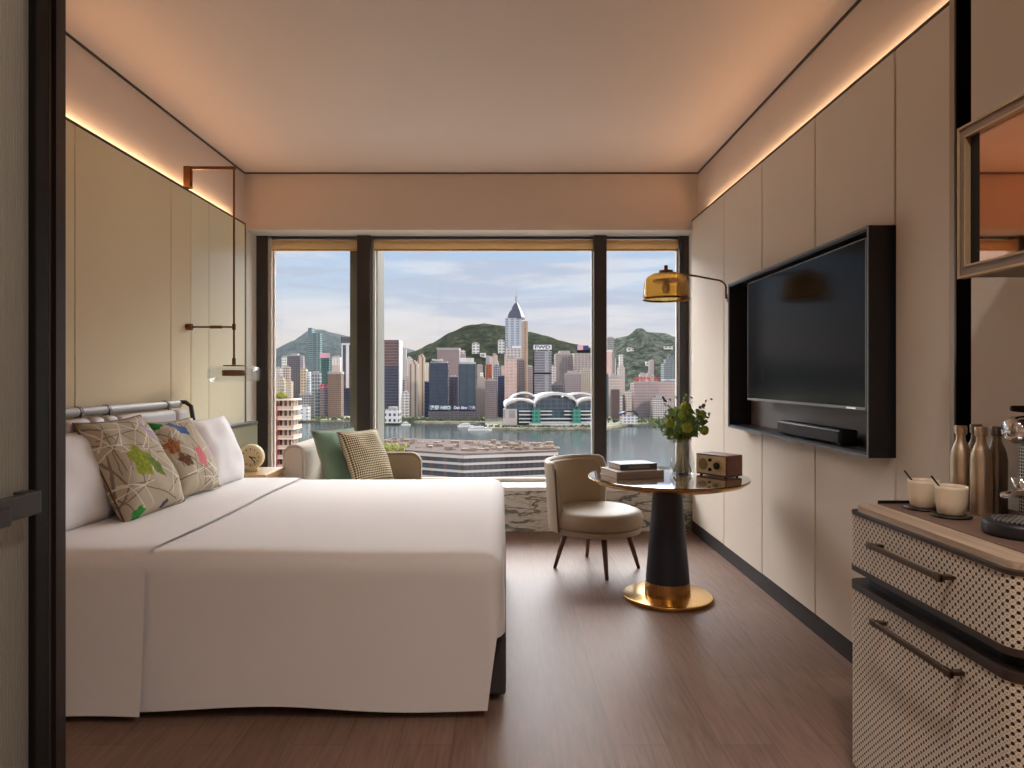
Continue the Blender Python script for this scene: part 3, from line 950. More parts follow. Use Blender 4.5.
# ------------------------------------------------------------------ amber glass lamp on a wall arm, right
AY = 4.5
ax, az = wx(666, AY), wz(300, AY)
t = thing('wall_lamp', 'amber glass dome lamp on a thin arm over the round table', 'lamp', (ax, AY, az))
sr = 23 * AY / F
dome = [(sr * 1.0, 0.0), (sr * 0.985, 0.045), (sr * 0.97, 0.05), (sr * 0.95, 0.10), (sr * 0.86, 0.145), (sr * 0.62, 0.168), (sr * 0.25, 0.172)]
ins = [(r * 0.965, z - 0.004) for r, z in dome[::-1]]
put(lathe(dome + ins, 48), 'lamp_shade', M['amber'], t, True)
put(lathe([(sr * 1.0, 0.0), (sr * 1.005, 0.012), (sr * 0.985, 0.012), (sr * 0.96, 0.0), (sr * 1.0, 0.0)], 48), 'shade_rim', M['dark_brass'], t, True)
put(lathe([(0, 0.175), (0.045, 0.175), (0.045, 0.192), (0.012, 0.197), (0.012, 0.225), (0, 0.225)], 24), 'cap', M['dark_brass'], t, 'auto')
put(lathe(rprof(0.085, 0.118, 0.132, 0.004), 32), 'diffuser', M['dark_brass'], t, 'auto')
put(lathe([(0, 0.04), (0.02, 0.045), (0.028, 0.075), (0.02, 0.105), (0.014, 0.118), (0, 0.118)], 20), 'bulb', M['white_card'], t, True)
ex, ey = PXR - ax, 4.86 - AY
arm = [(0.0, 0.0, 0.185), (ex * 0.45, ey * 0.45, 0.18), (ex * 0.80, ey * 0.8, 0.172)]
for k in range(1, 6):
    a = PI / 2 * k / 5
    arm.append((ex * 0.80 + (ex * 0.15) * math.sin(a), ey * (0.8 + 0.15 * math.sin(a)), 0.172 - 0.045 * (1 - math.cos(a))))
arm += [(ex * 0.95, ey * 0.95, 0.05)]
put(tube(arm, 0.007, 10), 'arm', M['dark_brass'], t, True)
wp = tube([(ex * 0.95, ey * 0.95, 0.055), (ex + 0.002, ey, 0.055)], 0.008, 10)
wp = turned(wp, Matrix())
wp = join(wp, lathe(rprof(0.03, 0, 0.012, 0.003), 24), Matrix.Translation((ex - 0.01, ey, 0.055)) @ Matrix.Rotation(PI / 2, 4, 'Y'))
put(wp, 'wall_plate', M['dark_brass'], t, 'auto')

# ------------------------------------------------------------------ television in its niche
NX = 1.469
t = thing('television_niche', 'black open box frame on the right wall round the television', 'wall niche', (NX, NY0, NZ0))
L, HH, D = NY1 - NY0, NZ1 - NZ0, 0.155
th = 0.02
nb = box(0.004, D, 0, th, 0, HH)
nb = box(0.004, D, L - th, L, 0, HH, nb)
nb = box(0.004, D, th, L - th, 0, th, nb)
nb = box(0.004, D, th, L - th, HH - th, HH, nb)
put(nb, 'box', M['tv_box'], t)
eb = box(0, 0.004, 0, th * 0.45, 0, HH)
eb = box(0, 0.004, L - th * 0.45, L, 0, HH, eb)
eb = box(0, 0.004, th * 0.45, L - th * 0.45, 0, th * 0.45, eb)
eb = box(0, 0.004, th * 0.45, L - th * 0.45, HH - th * 0.45, HH, eb)
put(eb, 'front_edge', M['tv_edge'], t)
put(box(D - 0.008, D - 0.001, th, L - th, th, HH - th), 'back_panel', M['tv_back'], t)
t = thing('television', 'large black flat screen television on the right wall', 'television', (1.50, 3.578, 1.165))
w2, h2 = 1.405 / 2, 0.72
put(box(0.012, 0.06, -w2 + 0.01, w2 - 0.01, 0.01, h2 - 0.01, bev=0.01), 'body', M['black'], t)
put(box(0.0, 0.012, -w2 + 0.004, w2 - 0.004, 0.012, h2 - 0.004), 'screen', M['screen'], t)
bz = box(-0.002, 0.014, -w2, w2, 0.0, 0.012)
bz = box(-0.001, 0.014, -w2, -w2 + 0.004, 0.012, h2, bz)
bz = box(-0.001, 0.014, w2 - 0.004, w2, 0.012, h2, bz)
bz = box(-0.001, 0.014, -w2, w2, h2 - 0.004, h2, bz)
put(bz, 'bezel', M['bezel'], t)
put(box(-0.003, 0.0, -w2 + 0.08, -w2 + 0.16, 0.002, 0.008), 'badge', M['chrome'], t)
put(box(0.06, 0.118, -0.2, 0.2, 0.2, 0.5), 'wall_mount', M['black'], t)
t = thing('soundbar', 'black soundbar lying in the niche under the television', 'soundbar', (1.495, 3.45, NZ0 + th))
put(box(0.0, 0.085, -0.36, 0.36, 0.004, 0.072, bev=0.012, seg=3), 'body', M['black'], t, 'auto')
put(box(-0.003, 0.004, -0.345, 0.345, 0.012, 0.064, bev=0.002), 'grille', M['base'], t)
for s in (-1, 1):
    put(box(0.02, 0.07, s * 0.3 - 0.02, s * 0.3 + 0.02, 0, 0.006), 'foot', M['black'], t)

# ------------------------------------------------------------------ round table
TX, TY, TZ = 0.955, 4.08, 0.72
t = thing('round_table', 'round pedestal table with a glossy top and brass foot', 'table', (TX, TY, 0))
rt = 0.466
put(lathe([(0, TZ - 0.004), (rt - 0.006, TZ - 0.004), (rt - 0.002, TZ - 0.001), (rt - 0.012, TZ), (0, TZ)], 72), 'tabletop', M['table_top'], t, 'auto')
put(lathe([(0, TZ - 0.05), (rt - 0.10, TZ - 0.05), (rt - 0.035, TZ - 0.035), (rt - 0.004, TZ - 0.016), (rt, TZ - 0.010), (rt, TZ - 0.006), (rt - 0.004, TZ - 0.004), (0, TZ - 0.004)], 72), 'rim', M['brass'], t, 'auto')
put(lathe([(0, 0.10), (0.128, 0.10), (0.082, TZ - 0.05), (0, TZ - 0.05)], 48), 'column', M['column'], t, 'auto')
put(lathe([(0, 0.025), (0.134, 0.025), (0.129, 0.104), (0, 0.104)], 48), 'collar', M['brass'], t, 'auto')
put(lathe(rprof(0.26, 0.0, 0.025, 0.006), 72), 'foot_plate', M['brass'], t, 'auto')

# books
def book(name, label, w, d, h, loc, rz, cov, title=None):
    o = thing(name, label, 'book', loc, rz)
    b = box(-w / 2, w / 2, -d / 2, d / 2, 0, 0.004, bev=0.001)
    b = box(-w / 2, w / 2, -d / 2, d / 2, h - 0.004, h, b, bev=0.001)
    b = box(-w / 2, w / 2, -d / 2, -d / 2 + 0.005, 0.002, h - 0.002, b, bev=0.001)
    put(b, 'cover', cov, o)
    put(box(-w / 2 + 0.005, w / 2 - 0.005, -d / 2 + 0.005, d / 2 - 0.006, 0.004, h - 0.004), 'pages', M['paper'], o)
    return o
book('book', 'thick taupe book lying flat on the round table', 0.30, 0.24, 0.042, (0.745, 4.10, TZ), 0.28, M['book_beige'])
bk = book('book', 'thinner dark grey book on top of the taupe book', 0.24, 0.17, 0.034, (0.755, 4.13, TZ + 0.042), 0.30, M['book_grey'])
put(turned(box(-0.07, 0.07, -0.0865, -0.085, 0.008, 0.026), Matrix()), 'spine_title', M['bezel'], bk)

# vase and bouquet
VX, VY = wx(682, 4.16), 4.16
t = thing('vase', 'clear glass vase with water on the round table', 'vase', (VX, VY, TZ))
outer = [(0, 0.0), (0.062, 0.0), (0.07, 0.008), (0.075, 0.05), (0.07, 0.12), (0.055, 0.17), (0.05, 0.19), (0.062, 0.235)]
inner = [(0.058, 0.235), (0.046, 0.19), (0.051, 0.168), (0.066, 0.12), (0.071, 0.05), (0.066, 0.014), (0, 0.012)]
put(lathe(outer + inner, 48), 'glass', M['vase_glass'], t, True)
put(lathe([(0, 0.013), (0.0645, 0.015), (0.0695, 0.05), (0.067, 0.095), (0, 0.095)], 40), 'water', M['water_vase'], t, True)
bq = thing('bouquet', 'bouquet of eucalyptus and round green blooms in the glass vase', 'bouquet', (VX, VY, TZ + 0.016))
rr = random.Random(11)
stems = None; leaves = bmesh.new(); reds = bmesh.new(); blooms = None
def leaf_disc(bm, p, n, up, r):
    n = n.normalized()
    a = n.orthogonal().normalized(); c = n.cross(a)
    ctr = bm.verts.new(p + n * r * 0.18)
    ring = [bm.verts.new(p + (a * math.cos(2 * PI * k / 8) * r * 0.9 + c * math.sin(2 * PI * k / 8) * r)) for k in range(8)]
    for k in range(8):
        bm.faces.new((ctr, ring[k], ring[(k + 1) % 8]))
ends = [(-0.205, -0.02, 0.31), (0.16, 0.0, 0.44), (0.18, 0.02, 0.34), (-0.11, 0.03, 0.43), (-0.06, -0.03, 0.44), (0.05, 0.06, 0.45), (0.10, -0.08, 0.30),
        (-0.12, -0.09, 0.33), (0.0, -0.12, 0.36), (0.0, 0.12, 0.38), (-0.13, 0.08, 0.30), (0.12, 0.09, 0.32), (0.02, -0.03, 0.43), (-0.08, -0.11, 0.27), (0.09, -0.10, 0.36)]
for si, e in enumerate(ends):
    e = Vector(e)
    base = Vector((-e.x * 0.28 + rr.uniform(-0.012, 0.012), -e.y * 0.28 + rr.uniform(-0.012, 0.012), 0.0))
    base = base.normalized() * rr.uniform(0.045, 0.063)
    neck = Vector((e.x * 0.08, e.y * 0.08, 0.18))
    pts = [base, base.lerp(neck, 0.5), neck, neck.lerp(e, 0.5) + Vector((0, 0, 0.02)), e]
    stems = tube(pts, [0.0028, 0.0028, 0.0026, 0.002, 0.001], 6, stems)
    dest = reds if si in (1, 2, 3) else leaves
    for k in range(18):
        u = 0.12 + 0.88 * k / 17
        p = neck.lerp(e, u) + Vector((rr.uniform(-1, 1), rr.uniform(-1, 1), rr.uniform(-0.7, 0.9))) * 0.024
        nn = Vector((rr.uniform(-1, 1), rr.uniform(-1.4, 0.6), rr.uniform(-0.2, 1.2)))
        leaf_disc(dest if u > 0.55 else leaves, p, nn, None, rr.uniform(0.013, 0.021) * (1 - 0.35 * u))
for _ in range(230):
    a, zz = rr.uniform(0, 2 * PI), rr.uniform(0.22, 0.37)
    rad = 0.145 * math.sqrt(rr.uniform(0.15, 1)) * (1 - ((zz - 0.29) / 0.11) ** 2 * 0.6)
    leaf_disc(leaves, Vector((rad * math.cos(a), rad * math.sin(a), zz)), Vector((math.cos(a), math.sin(a) - 0.3, rr.uniform(-0.1, 0.9))), None, rr.uniform(0.011, 0.021))
for p, r in (((0.0, -0.13, 0.275), 0.032), ((0.008, -0.06, 0.39), 0.032), ((-0.095, -0.085, 0.30), 0.027), ((0.11, -0.085, 0.255), 0.027), ((0.105, -0.05, 0.345), 0.027), ((-0.03, -0.12, 0.345), 0.022)):
    s = bmesh.new(); bmesh.ops.create_icosphere(s, subdivisions=4, radius=r)
    for v in s.verts:
        v.co *= 1 + 0.22 * noise.noise(v.co * 160) + 0.08 * noise.noise(v.co * 60)
        v.co += Vector(p)
    put(s, 'bloom', M['bloom'], bq, True)
put(stems, 'stems', M['stem'], bq, True)
put(leaves, 'leaves', M['leaf'], bq, False, recalc=False)
put(reds, 'tip_leaves', M['leaf_red'], bq, False, recalc=False)

# radio
t = thing('table_radio', 'walnut table radio with two dials on the round table', 'radio', (wx(719, 4.1), 4.1, TZ + 0.006), -1.0)
put(box(-0.115, 0.115, -0.07, 0.07, 0, 0.125, bev=0.006), 'case', M['wood_radio'], t)
put(box(-0.106, 0.106, -0.0735, -0.068, 0.010, 0.115, bev=0.001), 'front_panel', M['speaker'], t)
fr_ = lambda x, z: Matrix.Translation((x, -0.0735, z)) @ Matrix.Rotation(PI / 2, 4, 'X')
put(turned(lathe(rprof(0.034, 0, 0.003, 0.001), 32), fr_(-0.055, 0.063)), 'speaker_grille', M['cloth'], t, 'auto')
dl = put(turned(lathe(rprof(0.034, 0, 0.008, 0.002), 32), fr_(0.055, 0.063)), 'tuning_dial', M['white_dial'], t, 'auto')
put(turned(lathe(rprof(0.021, 0.008, 0.02, 0.003), 32), fr_(0.055, 0.063)), 'knob', M['black'], dl, 'auto')
for zz in (0.036, 0.092):
    put(turned(lathe(rprof(0.01, 0, 0.012, 0.002), 20), fr_(0.0, zz)), 'knob', M['black'], t, 'auto')
for sx in (-1, 1):
    for sy in (-1, 1):
        put(lathe(rprof(0.008, -0.006, 0.0, 0.001), 12, center=(sx * 0.09, sy * 0.05, 0)), 'foot', M['black'], t, True)

# ------------------------------------------------------------------ chair
t = thing('chair', 'beige barrel chair with round seat at the table', 'chair', (0.618, 4.73, 0))
put(lathe([(0, 0.30), (0.298, 0.30), (0.311, 0.315), (0.317, 0.36), (0.304, 0.395), (0.26, 0.412), (0.12, 0.42), (0, 0.42)], 56), 'seat', M['chair'], t, True)
put(lathe(rprof(0.306, 0.262, 0.298, 0.008), 56), 'seat_ring', M['chair'], t, 'auto')
def arc_back(a0, a1, ri, ro, z0, z1, n=36):
    b = bmesh.new()
    rows = []
    for k in range(n + 1):
        u = k / n
        a = math.radians(a0 + (a1 - a0) * u)
        e = min(u, 1 - u) * (a1 - a0) / 180 * PI * ro
        rc = 0.07
        top = z1 - (rc - math.sqrt(max(0, rc * rc - (rc - e) ** 2)) if e < rc else 0)
        lean = 0.03
        ca, sa_ = math.cos(a), math.sin(a)
        prof = [(ri, z0), (ri + lean * 0.5, (z0 + top) / 2), (ri + lean, top - 0.012), (ri + lean + 0.012, top), (ro + lean - 0.012, top), (ro + lean, top - 0.012), (ro + lean * 0.5, (z0 + top) / 2), (ro, z0)]
        rows.append([b.verts.new((r * ca, r * sa_, z)) for r, z in prof])
    m_ = len(rows[0])
    for p, q in zip(rows, rows[1:]):
        for k in range(m_):
            b.faces.new((p[k], q[k], q[(k + 1) % m_], p[(k + 1) % m_]))
    b.faces.new(rows[0]); b.faces.new(rows[-1][::-1])
    return b
put(arc_back(70, 212, 0.29, 0.326, 0.275, 0.74), 'backrest', M['chair'], t, 'auto')
put(arc_back(76, 206, 0.264, 0.2895, 0.40, 0.722), 'inner_pad', M['chair_in'], t, 'auto')
zp = [(0.322 * math.cos(math.radians(212.8)), 0.322 * math.sin(math.radians(212.8)), z) for z in (0.28, 0.4, 0.55, 0.70)]
zp = [(x * (1 + 0.09 * (z - 0.28) / 0.42), y_ * (1 + 0.09 * (z - 0.28) / 0.42), z) for x, y_, z in zp]
put(tube(zp, 0.0055, 8), 'piping', M['zip'], t, True)
for dx, dy in ((-0.285, -0.01), (0.29, -0.01), (0.03, -0.30), (-0.03, 0.29)):
    put(tube([(dx, dy, 0), (dx * 0.72, dy * 0.72, 0.264)], [0.0115, 0.021], 12), 'leg', M['wood_leg'], t, True)

# ------------------------------------------------------------------ cane minibar cabinet
KX0, KX1, KY0, KY1 = 1.108, 1.565, 1.503, 2.238
t = thing('minibar_cabinet', 'woven cane minibar cabinet with drawer and door against the right wall', 'cabinet', (KX0, KY0, 0))
off_k = Matrix.Translation((-KX0, -KY0, 0))
def kput(bm, name, mat, parent=None, smooth=False):
    return put(turned(bm, off_k), name, mat, parent or t, smooth)
ol = rrect(KX0, KX1, KY0, KY1, 0.042, 8)
ol_in = rrect(KX0 + 0.03, KX1, KY0 + 0.03, KY1 - 0.03, 0.05, 8)
kput(prism(rrect(KX0 + 0.04, KX1 - 0.01, KY0 + 0.04, KY1 - 0.04, 0.05), 0.0, 0.07), 'plinth', M['black'])
kput(prism(ol, 0.07, 0.63, uv=True), 'lower_body', M['cane'], None, 'auto')
rim2 = rrect(KX0 - 0.003, KX1, KY0 - 0.003, KY1 + 0.003, 0.045, 8)
kput(prism(rim2, 0.63, 0.652), 'lower_rim', M['dark_trim'], None, 'auto')
kput(prism(ol_in, 0.652, 0.688), 'recess', M['black'], None, 'auto')
dw = kput(prism(ol, 0.705, 0.866, uv=True), 'drawer', M['cane'], None, 'auto')
kput(prism(rim2, 0.688, 0.705), 'drawer_rim', M['dark_trim'], None, 'auto')
kput(prism(rim2, 0.866, 0.876), 'top_rim', M['dark_trim'], None, 'auto')
kput(prism(rrect(KX0 + 0.012, KX1, KY0 + 0.012, KY1 - 0.012, 0.04, 8), 0.876, 0.893), 'countertop', M['wood_top'], None, 'auto')
def pull(z, y0, y1, parent):
    b = box(KX0 - 0.04, KX0 - 0.030, y0, y1, z - 0.008, z + 0.008, bev=0.002)
    for yy in (y0, y1 - 0.03):
        b = box(KX0 - 0.041, KX0 - 0.029, yy, yy + 0.03, z - 0.010, z + 0.010, b, bev=0.003)
        b = box(KX0 - 0.033, KX0 + 0.004, yy + 0.005, yy + 0.025, z - 0.005, z + 0.005, b, bev=0.001)
    kput(b, 'handle', M['bronze'], parent)
pull(0.805, 1.70, 2.05, dw)
pull(0.585, 1.66, 2.03, None)

# ------------------------------------------------------------------ things on the cabinet
kput(box(1.2, 1.552, 1.55, 2.222, 0.893, 0.896, bev=0.001), 'tray', plain('brown_leather_tray', srgb(112, 86, 74), 0.5, var=0.05))
kput(box(1.2, 1.552, 2.222, 2.228, 0.893, 0.905), 'tray_lip', M['black'])
CT = 0.896
BP = [(0, 0), (0.026, 0), (0.029, 0.004), (0.030, 0.012), (0.030, 0.165), (0.027, 0.188), (0.020, 0.207), (0.0145, 0.222), (0.0135, 0.24)]
BP = [(r * 0.94, z * 0.965) for r, z in BP]
BC = [(r * 0.94, z * 0.965) for r, z in [(0.0, 0.24), (0.0165, 0.24), (0.018, 0.243), (0.018, 0.264), (0.016, 0.268), (0, 0.268)]]
labs = [('champagne metal bottle nearest the cups', 'gold_bottle', 1.394, 2.115), ('champagne metal bottle in front, between its neighbours', 'gold_bottle', 1.406, 2.042),
        ('darker metal bottle closest to the coffee machine', 'grey_bottle', 1.472, 2.07), ('metal bottle mostly hidden behind the front two, only its neck showing', 'grey_bottle', 1.478, 2.17)]
for lab, mk, bx, by in labs:
    o = thing('bottle', lab, 'bottle', (bx, by, CT), 0, 'metal bottles on the minibar')
    put(lathe(BP, 40), 'body', M[mk], o, 'auto')
    put(lathe(BC, 32), 'cap', M[mk], o, 'auto')
for lab, cx_, cy_ in (('cream cup at the back, left of the other cup', 1.285, 2.125), ('cream cup in front of the other cup, beside the bottles', 1.297, 2.01)):
    which = 'back' if 'back' in lab else 'front'
    o = tag(put(lathe([(0, 0), (0.045, 0), (0.053, 0.003), (0.053, 0.007), (0.03, 0.006), (0, 0.006)], 40), 'saucer', M['dark_trim'], None, True),
            'dark round saucer under the %s cream cup' % which, 'saucer', 'dark saucers under the cups')
    o.location = (cx_, cy_, CT)
    o = tag(put(lathe([(0, 0), (0.030, 0), (0.036, 0.006), (0.0415, 0.04), (0.043, 0.075), (0.0435, 0.084), (0.0405, 0.084), (0.0395, 0.075), (0.038, 0.04), (0.032, 0.01), (0, 0.008)], 44), 'cup', M['cream'], None, True),
            lab, 'cup', 'cream cups on the minibar')
    o.location = (cx_, cy_, CT + 0.0065)
    s = thing('teaspoon', 'dark teaspoon standing in the %s cream cup' % which, 'spoon', (cx_, cy_, CT + 0.0155), 0, 'teaspoons in the cups')
    put(tube([(0.012, 0, 0.012), (-0.02, 0.0, 0.055), (-0.058, 0.0, 0.103)], [0.0022, 0.0022, 0.003], 8), 'handle', M['black'], s, True)
    sb = bmesh.new(); bmesh.ops.create_uvsphere(sb, u_segments=16, v_segments=8, radius=0.011)
    put(turned(sb, Matrix.Translation((0.016, 0, 0.008)) @ Matrix.Diagonal((1.3, 0.9, 0.5, 1))), 'spoon_bowl', M['black'], s, True)

t = thing('coffee_machine', 'chrome coffee machine with round black drip tray', 'coffee machine', (1.33, 1.77, CT), 0)
put(lathe(rprof(0.092, 0, 0.038, 0.01), 56), 'drip_base', M['tv_box'], t, 'auto')
gm, gnt, gb = new_mat('drip_grille')
gc = gnt.xyz(gnt.coord())
ga = gnt.math('MULTIPLY', gnt.math('SINE', gnt.math('MULTIPLY', gc[0], 420.0)), gnt.math('SINE', gnt.math('MULTIPLY', gc[1], 420.0)))
gnt.put(gb.inputs['Base Color'], gnt.mix(gnt.smooth(ga, 0.05, 0.2), srgb(196, 194, 192), srgb(24, 22, 22)))
gb.inputs['Metallic'].default_value = 0.8; gb.inputs['Roughness'].default_value = 0.35
put(lathe([(0, 0.0385), (0.07, 0.0385), (0.07, 0.041), (0, 0.041)], 48), 'drip_grille', gm, t, 'auto')
gm2, gnt, gb = new_mat('mesh_housing')
gc = gnt.xyz(gnt.coord())
ga = gnt.math('MAXIMUM', gnt.math('SINE', gnt.math('MULTIPLY', gnt.math('ADD', gc[0], gc[1]), 700.0)), gnt.math('SINE', gnt.math('MULTIPLY', gc[2], 700.0)))
gnt.put(gb.inputs['Base Color'], gnt.mix(gnt.smooth(ga, 0.55, 0.8), srgb(30, 28, 30), srgb(190, 188, 188)))
gb.inputs['Metallic'].default_value = 0.7; gb.inputs['Roughness'].default_value = 0.3
put(box(0.064, 0.17, 0.065, 0.112, 0.0, 0.225, bev=0.008), 'housing', gm2, t)
put(box(0.06, 0.16, -0.02, 0.06, 0.0, 0.014, bev=0.004), 'bridge', M['tv_box'], t)
HM = Matrix.Translation((0.10, 0.085, 0.265)) @ Matrix.Rotation(PI / 2, 4, 'Y')
put(turned(lathe([(0, -0.085), (0.024, -0.083), (0.037, -0.062), (0.041, 0.0), (0.041, 0.08), (0, 0.08)], 36), HM), 'brew_head', M['chrome'], t, True)
put(turned(lathe([(0.0415, 0.008), (0.0425, 0.012), (0.0425, 0.02), (0.0415, 0.024)], 36), HM), 'head_band', M['black'], t, True)
put(tube([(0.16, 0.085, 0.305), (0.11, 0.085, 0.318), (0.03, 0.085, 0.322)], [0.010, 0.012, 0.008], 12), 'lever', M['black'], t, True)
sp = tube([(0.07, 0.075, 0.10), (0.02, 0.04, 0.10), (-0.055, 0.0, 0.104)], [0.016, 0.011, 0.008], 14)
sp = tube([(0.03, 0.05, 0.095), (0.03, 0.05, 0.14)], [0.012, 0.024], 16, sp)
put(sp, 'spout', M['chrome'], t, True)

# ------------------------------------------------------------------ mirrored glass display cabinet on the right wall
GX, GY0, GY1, GZ0, GZ1 = 1.2, 0.75, 1.836, 1.563, 1.962
t = thing('wall_cabinet', 'bronze mirror fronted wall cabinet with a brass frame', 'cabinet', (GX, GY0, GZ0))
L, HH, D = GY1 - GY0, GZ1 - GZ0, PXR - GX
put(box(0.022, D, 0.004, L - 0.004, 0.004, HH - 0.004), 'body', M['bronze'], t)
def ring(x0, x1, y0, y1, z0, z1, w, bm=None):
    bm = box(x0, x1, y0, y0 + w, z0, z1, bm); bm = box(x0, x1, y1 - w, y1, z0, z1, bm)
    bm = box(x0, x1, y0 + w, y1 - w, z0, z0 + w, bm); bm = box(x0, x1, y0 + w, y1 - w, z1 - w, z1, bm)
    return bm
put(ring(0.0, 0.022, 0, L, 0, HH, 0.006), 'outer_frame', M['champagne'], t)
put(ring(0.004, 0.022, 0.006, L - 0.006, 0.006, HH - 0.006, 0.022), 'frame', M['frame_mid'], t)
put(ring(0.0, 0.022, 0.028, L - 0.028, 0.028, HH - 0.028, 0.005), 'inner_frame', M['champagne'], t)
put(box(0.014, 0.021, L - 0.068, L - 0.033, 0.033, HH - 0.033), 'side_strip', M['black'], t)
put(box(0.014, 0.021, 0.033, L - 0.068, 0.033, HH - 0.033), 'mirror_glass', M['mirror'], t)

# ------------------------------------------------------------------ the harbour outside
SEA, LAND = CAMZ - 100.0, CAMZ - 96.0
def water_mat():
    m, nt, b = new_mat('harbour_water')
    v = nt.mapping(nt.coord(), (0.03, 0.1, 0.1))
    n = nt.noise(v, 2, 5, 0.6)
    nt.n.remove(b)
    df = nt.add('ShaderNodeBsdfDiffuse'); nt.put(df.inputs[0], nt.mix(n, srgb(44, 50, 50), srgb(62, 68, 66)))
    gl = nt.add('ShaderNodeBsdfGlossy'); gl.inputs['Roughness'].default_value = 0.12
    gl.inputs[0].default_value = (0.9, 0.95, 0.95, 1)
    nt.put(gl.inputs['Normal'], nt.bump(n, 0.06, 1.0))
    mx = nt.add('ShaderNodeMixShader'); mx.inputs[0].default_value = 0.4
    nt.l.new(df.outputs[0], mx.inputs[1]); nt.l.new(gl.outputs[0], mx.inputs[2])
    nt.l.new(mx.outputs[0], nt.n['Material Output'].inputs[0])
    return m
M['water'] = water_mat()
def ground_mat():
    m, nt, b = new_mat('shore_ground')
    n = nt.noise(nt.mapping(nt.coord(), (0.03, 0.06, 0.1)), 2, 6, 0.7)
    nt.put(b.inputs['Base Color'], nt.ramp(n, [(0.35, srgb(96, 104, 78)), (0.5, srgb(160, 150, 124)), (0.62, srgb(196, 184, 160)), (0.75, srgb(120, 122, 112))]))
    b.inputs['Roughness'].default_value = 0.9
    return m
M['ground'] = ground_mat()
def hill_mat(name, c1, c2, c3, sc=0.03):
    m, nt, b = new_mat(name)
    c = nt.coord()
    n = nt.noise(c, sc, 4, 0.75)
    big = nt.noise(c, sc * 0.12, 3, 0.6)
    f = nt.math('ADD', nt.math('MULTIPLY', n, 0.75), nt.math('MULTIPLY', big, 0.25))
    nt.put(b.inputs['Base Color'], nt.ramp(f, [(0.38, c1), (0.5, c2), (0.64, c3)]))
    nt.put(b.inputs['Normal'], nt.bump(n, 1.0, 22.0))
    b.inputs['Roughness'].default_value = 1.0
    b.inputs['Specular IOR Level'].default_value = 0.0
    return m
struct(box(-4000, 4000, 120, 9000, SEA - 2, SEA), 'sea', M['water'])
struct(prism([(-2500, 9000), (-2500, 1600)] + [(wx(p, F * 100 / (y_ - CY)), F * 100 / (y_ - CY)) for p, y_ in
       ((200, 421), (300, 421.5), (360, 422), (400, 421), (420, 423.5), (485, 424), (486, 429.5), (510, 430), (560, 430), (606, 429), (640, 424), (665, 422), (700, 420), (800, 421))] + [(2500, 1600), (2500, 9000)],
       SEA - 1, LAND), 'land', M['ground'])

RIDGES = {}
def ridge(name, label, prof, D, W, mat, amp=10):
    RIDGES[D] = (prof, W)
    bm = bmesh.new()
    n, mrow = 90, 26
    p0, p1 = prof[0][0], prof[-1][0]
    rows = []
    for i in range(n + 1):
        p = p0 + (p1 - p0) * i / n
        for (a, ya), (c, yc) in zip(prof, prof[1:]):
            if a <= p <= c:
                u = (p - a) / (c - a); u = u * u * (3 - 2 * u) * 0.5 + u * 0.5
                yy = ya + (yc - ya) * u
                break
        zr = wz(yy, D)
        row = []
        for j in range(mrow + 1):
            tt = -1 + 2 * j / mrow
            Y = D + tt * W
            k = (1 - abs(tt) ** 1.4)
            z = LAND - 5 + (zr - LAND + 5) * k
            X = wx(p, D)
            z += amp * noise.noise(Vector((X * 0.008, Y * 0.008, D))) * 2 * min(1, k * 3) * (0.25 if j == mrow // 2 else 1) * (abs(tt) * 1.5 + 0.12)
            z += amp * 0.3 * noise.noise(Vector((X * 0.04, Y * 0.04, D)))
            row.append(bm.verts.new((X, Y, z)))
        rows.append(row)
    for a, c in zip(rows, rows[1:]):
        for k in range(mrow):
            bm.faces.new((a[k], c[k], c[k + 1], a[k + 1]))
    o = struct(bm, name, mat, None, True, label)
    return o
ridge('hill', 'blue-green peak behind the left towers', [(120, 372), (230, 364), (271, 353), (298, 339), (312, 329), (322, 329.5), (334, 333), (352, 337), (375, 343), (400, 347), (430, 354), (520, 376)], 5200, 1000, hill_mat('hill_blue_haze', srgb(90, 97, 97), srgb(102, 109, 108), srgb(114, 121, 116), 0.016))  # distance haze is mixed into this hill's bluish base colour
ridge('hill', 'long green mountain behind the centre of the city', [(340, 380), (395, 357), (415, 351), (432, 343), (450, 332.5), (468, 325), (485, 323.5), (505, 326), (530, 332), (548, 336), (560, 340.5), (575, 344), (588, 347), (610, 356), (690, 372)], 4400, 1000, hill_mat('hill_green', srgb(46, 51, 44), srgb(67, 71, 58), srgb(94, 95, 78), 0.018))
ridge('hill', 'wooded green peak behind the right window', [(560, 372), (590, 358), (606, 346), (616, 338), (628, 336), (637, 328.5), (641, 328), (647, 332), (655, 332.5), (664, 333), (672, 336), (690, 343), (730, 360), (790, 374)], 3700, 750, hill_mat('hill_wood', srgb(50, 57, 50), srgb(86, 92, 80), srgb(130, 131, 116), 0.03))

LIGHT = srgb(226, 214, 206); PINK = srgb(214, 188, 178); MAUVE = srgb(164, 146, 146); BEIGE = srgb(216, 194, 162); BROWN = srgb(150, 122, 106)
GREY = srgb(170, 164, 162); DGREY = srgb(112, 104, 108); TEAL = srgb(132, 150, 152); NAVY = srgb(54, 66, 90); WHITE = srgb(236, 232, 228)
GD = srgb(84, 86, 96); GT = srgb(92, 112, 118); GN = srgb(52, 60, 78); GB = srgb(90, 74, 68); GL = srgb(150, 150, 156)
M['sign_white'] = plain('sign_white', srgb(240, 236, 232), 0.6, var=0.02)
M['sign_red'] = plain('sign_red', srgb(212, 52, 62), 0.6, var=0.05)
M['sign_pink'] = plain('sign_pink', srgb(228, 172, 184), 0.6, var=0.05)
M['sign_teal'] = plain('sign_teal', srgb(70, 120, 130), 0.6, var=0.05)
M['sign_blue'] = plain('sign_blue', srgb(60, 66, 120), 0.6, var=0.05)
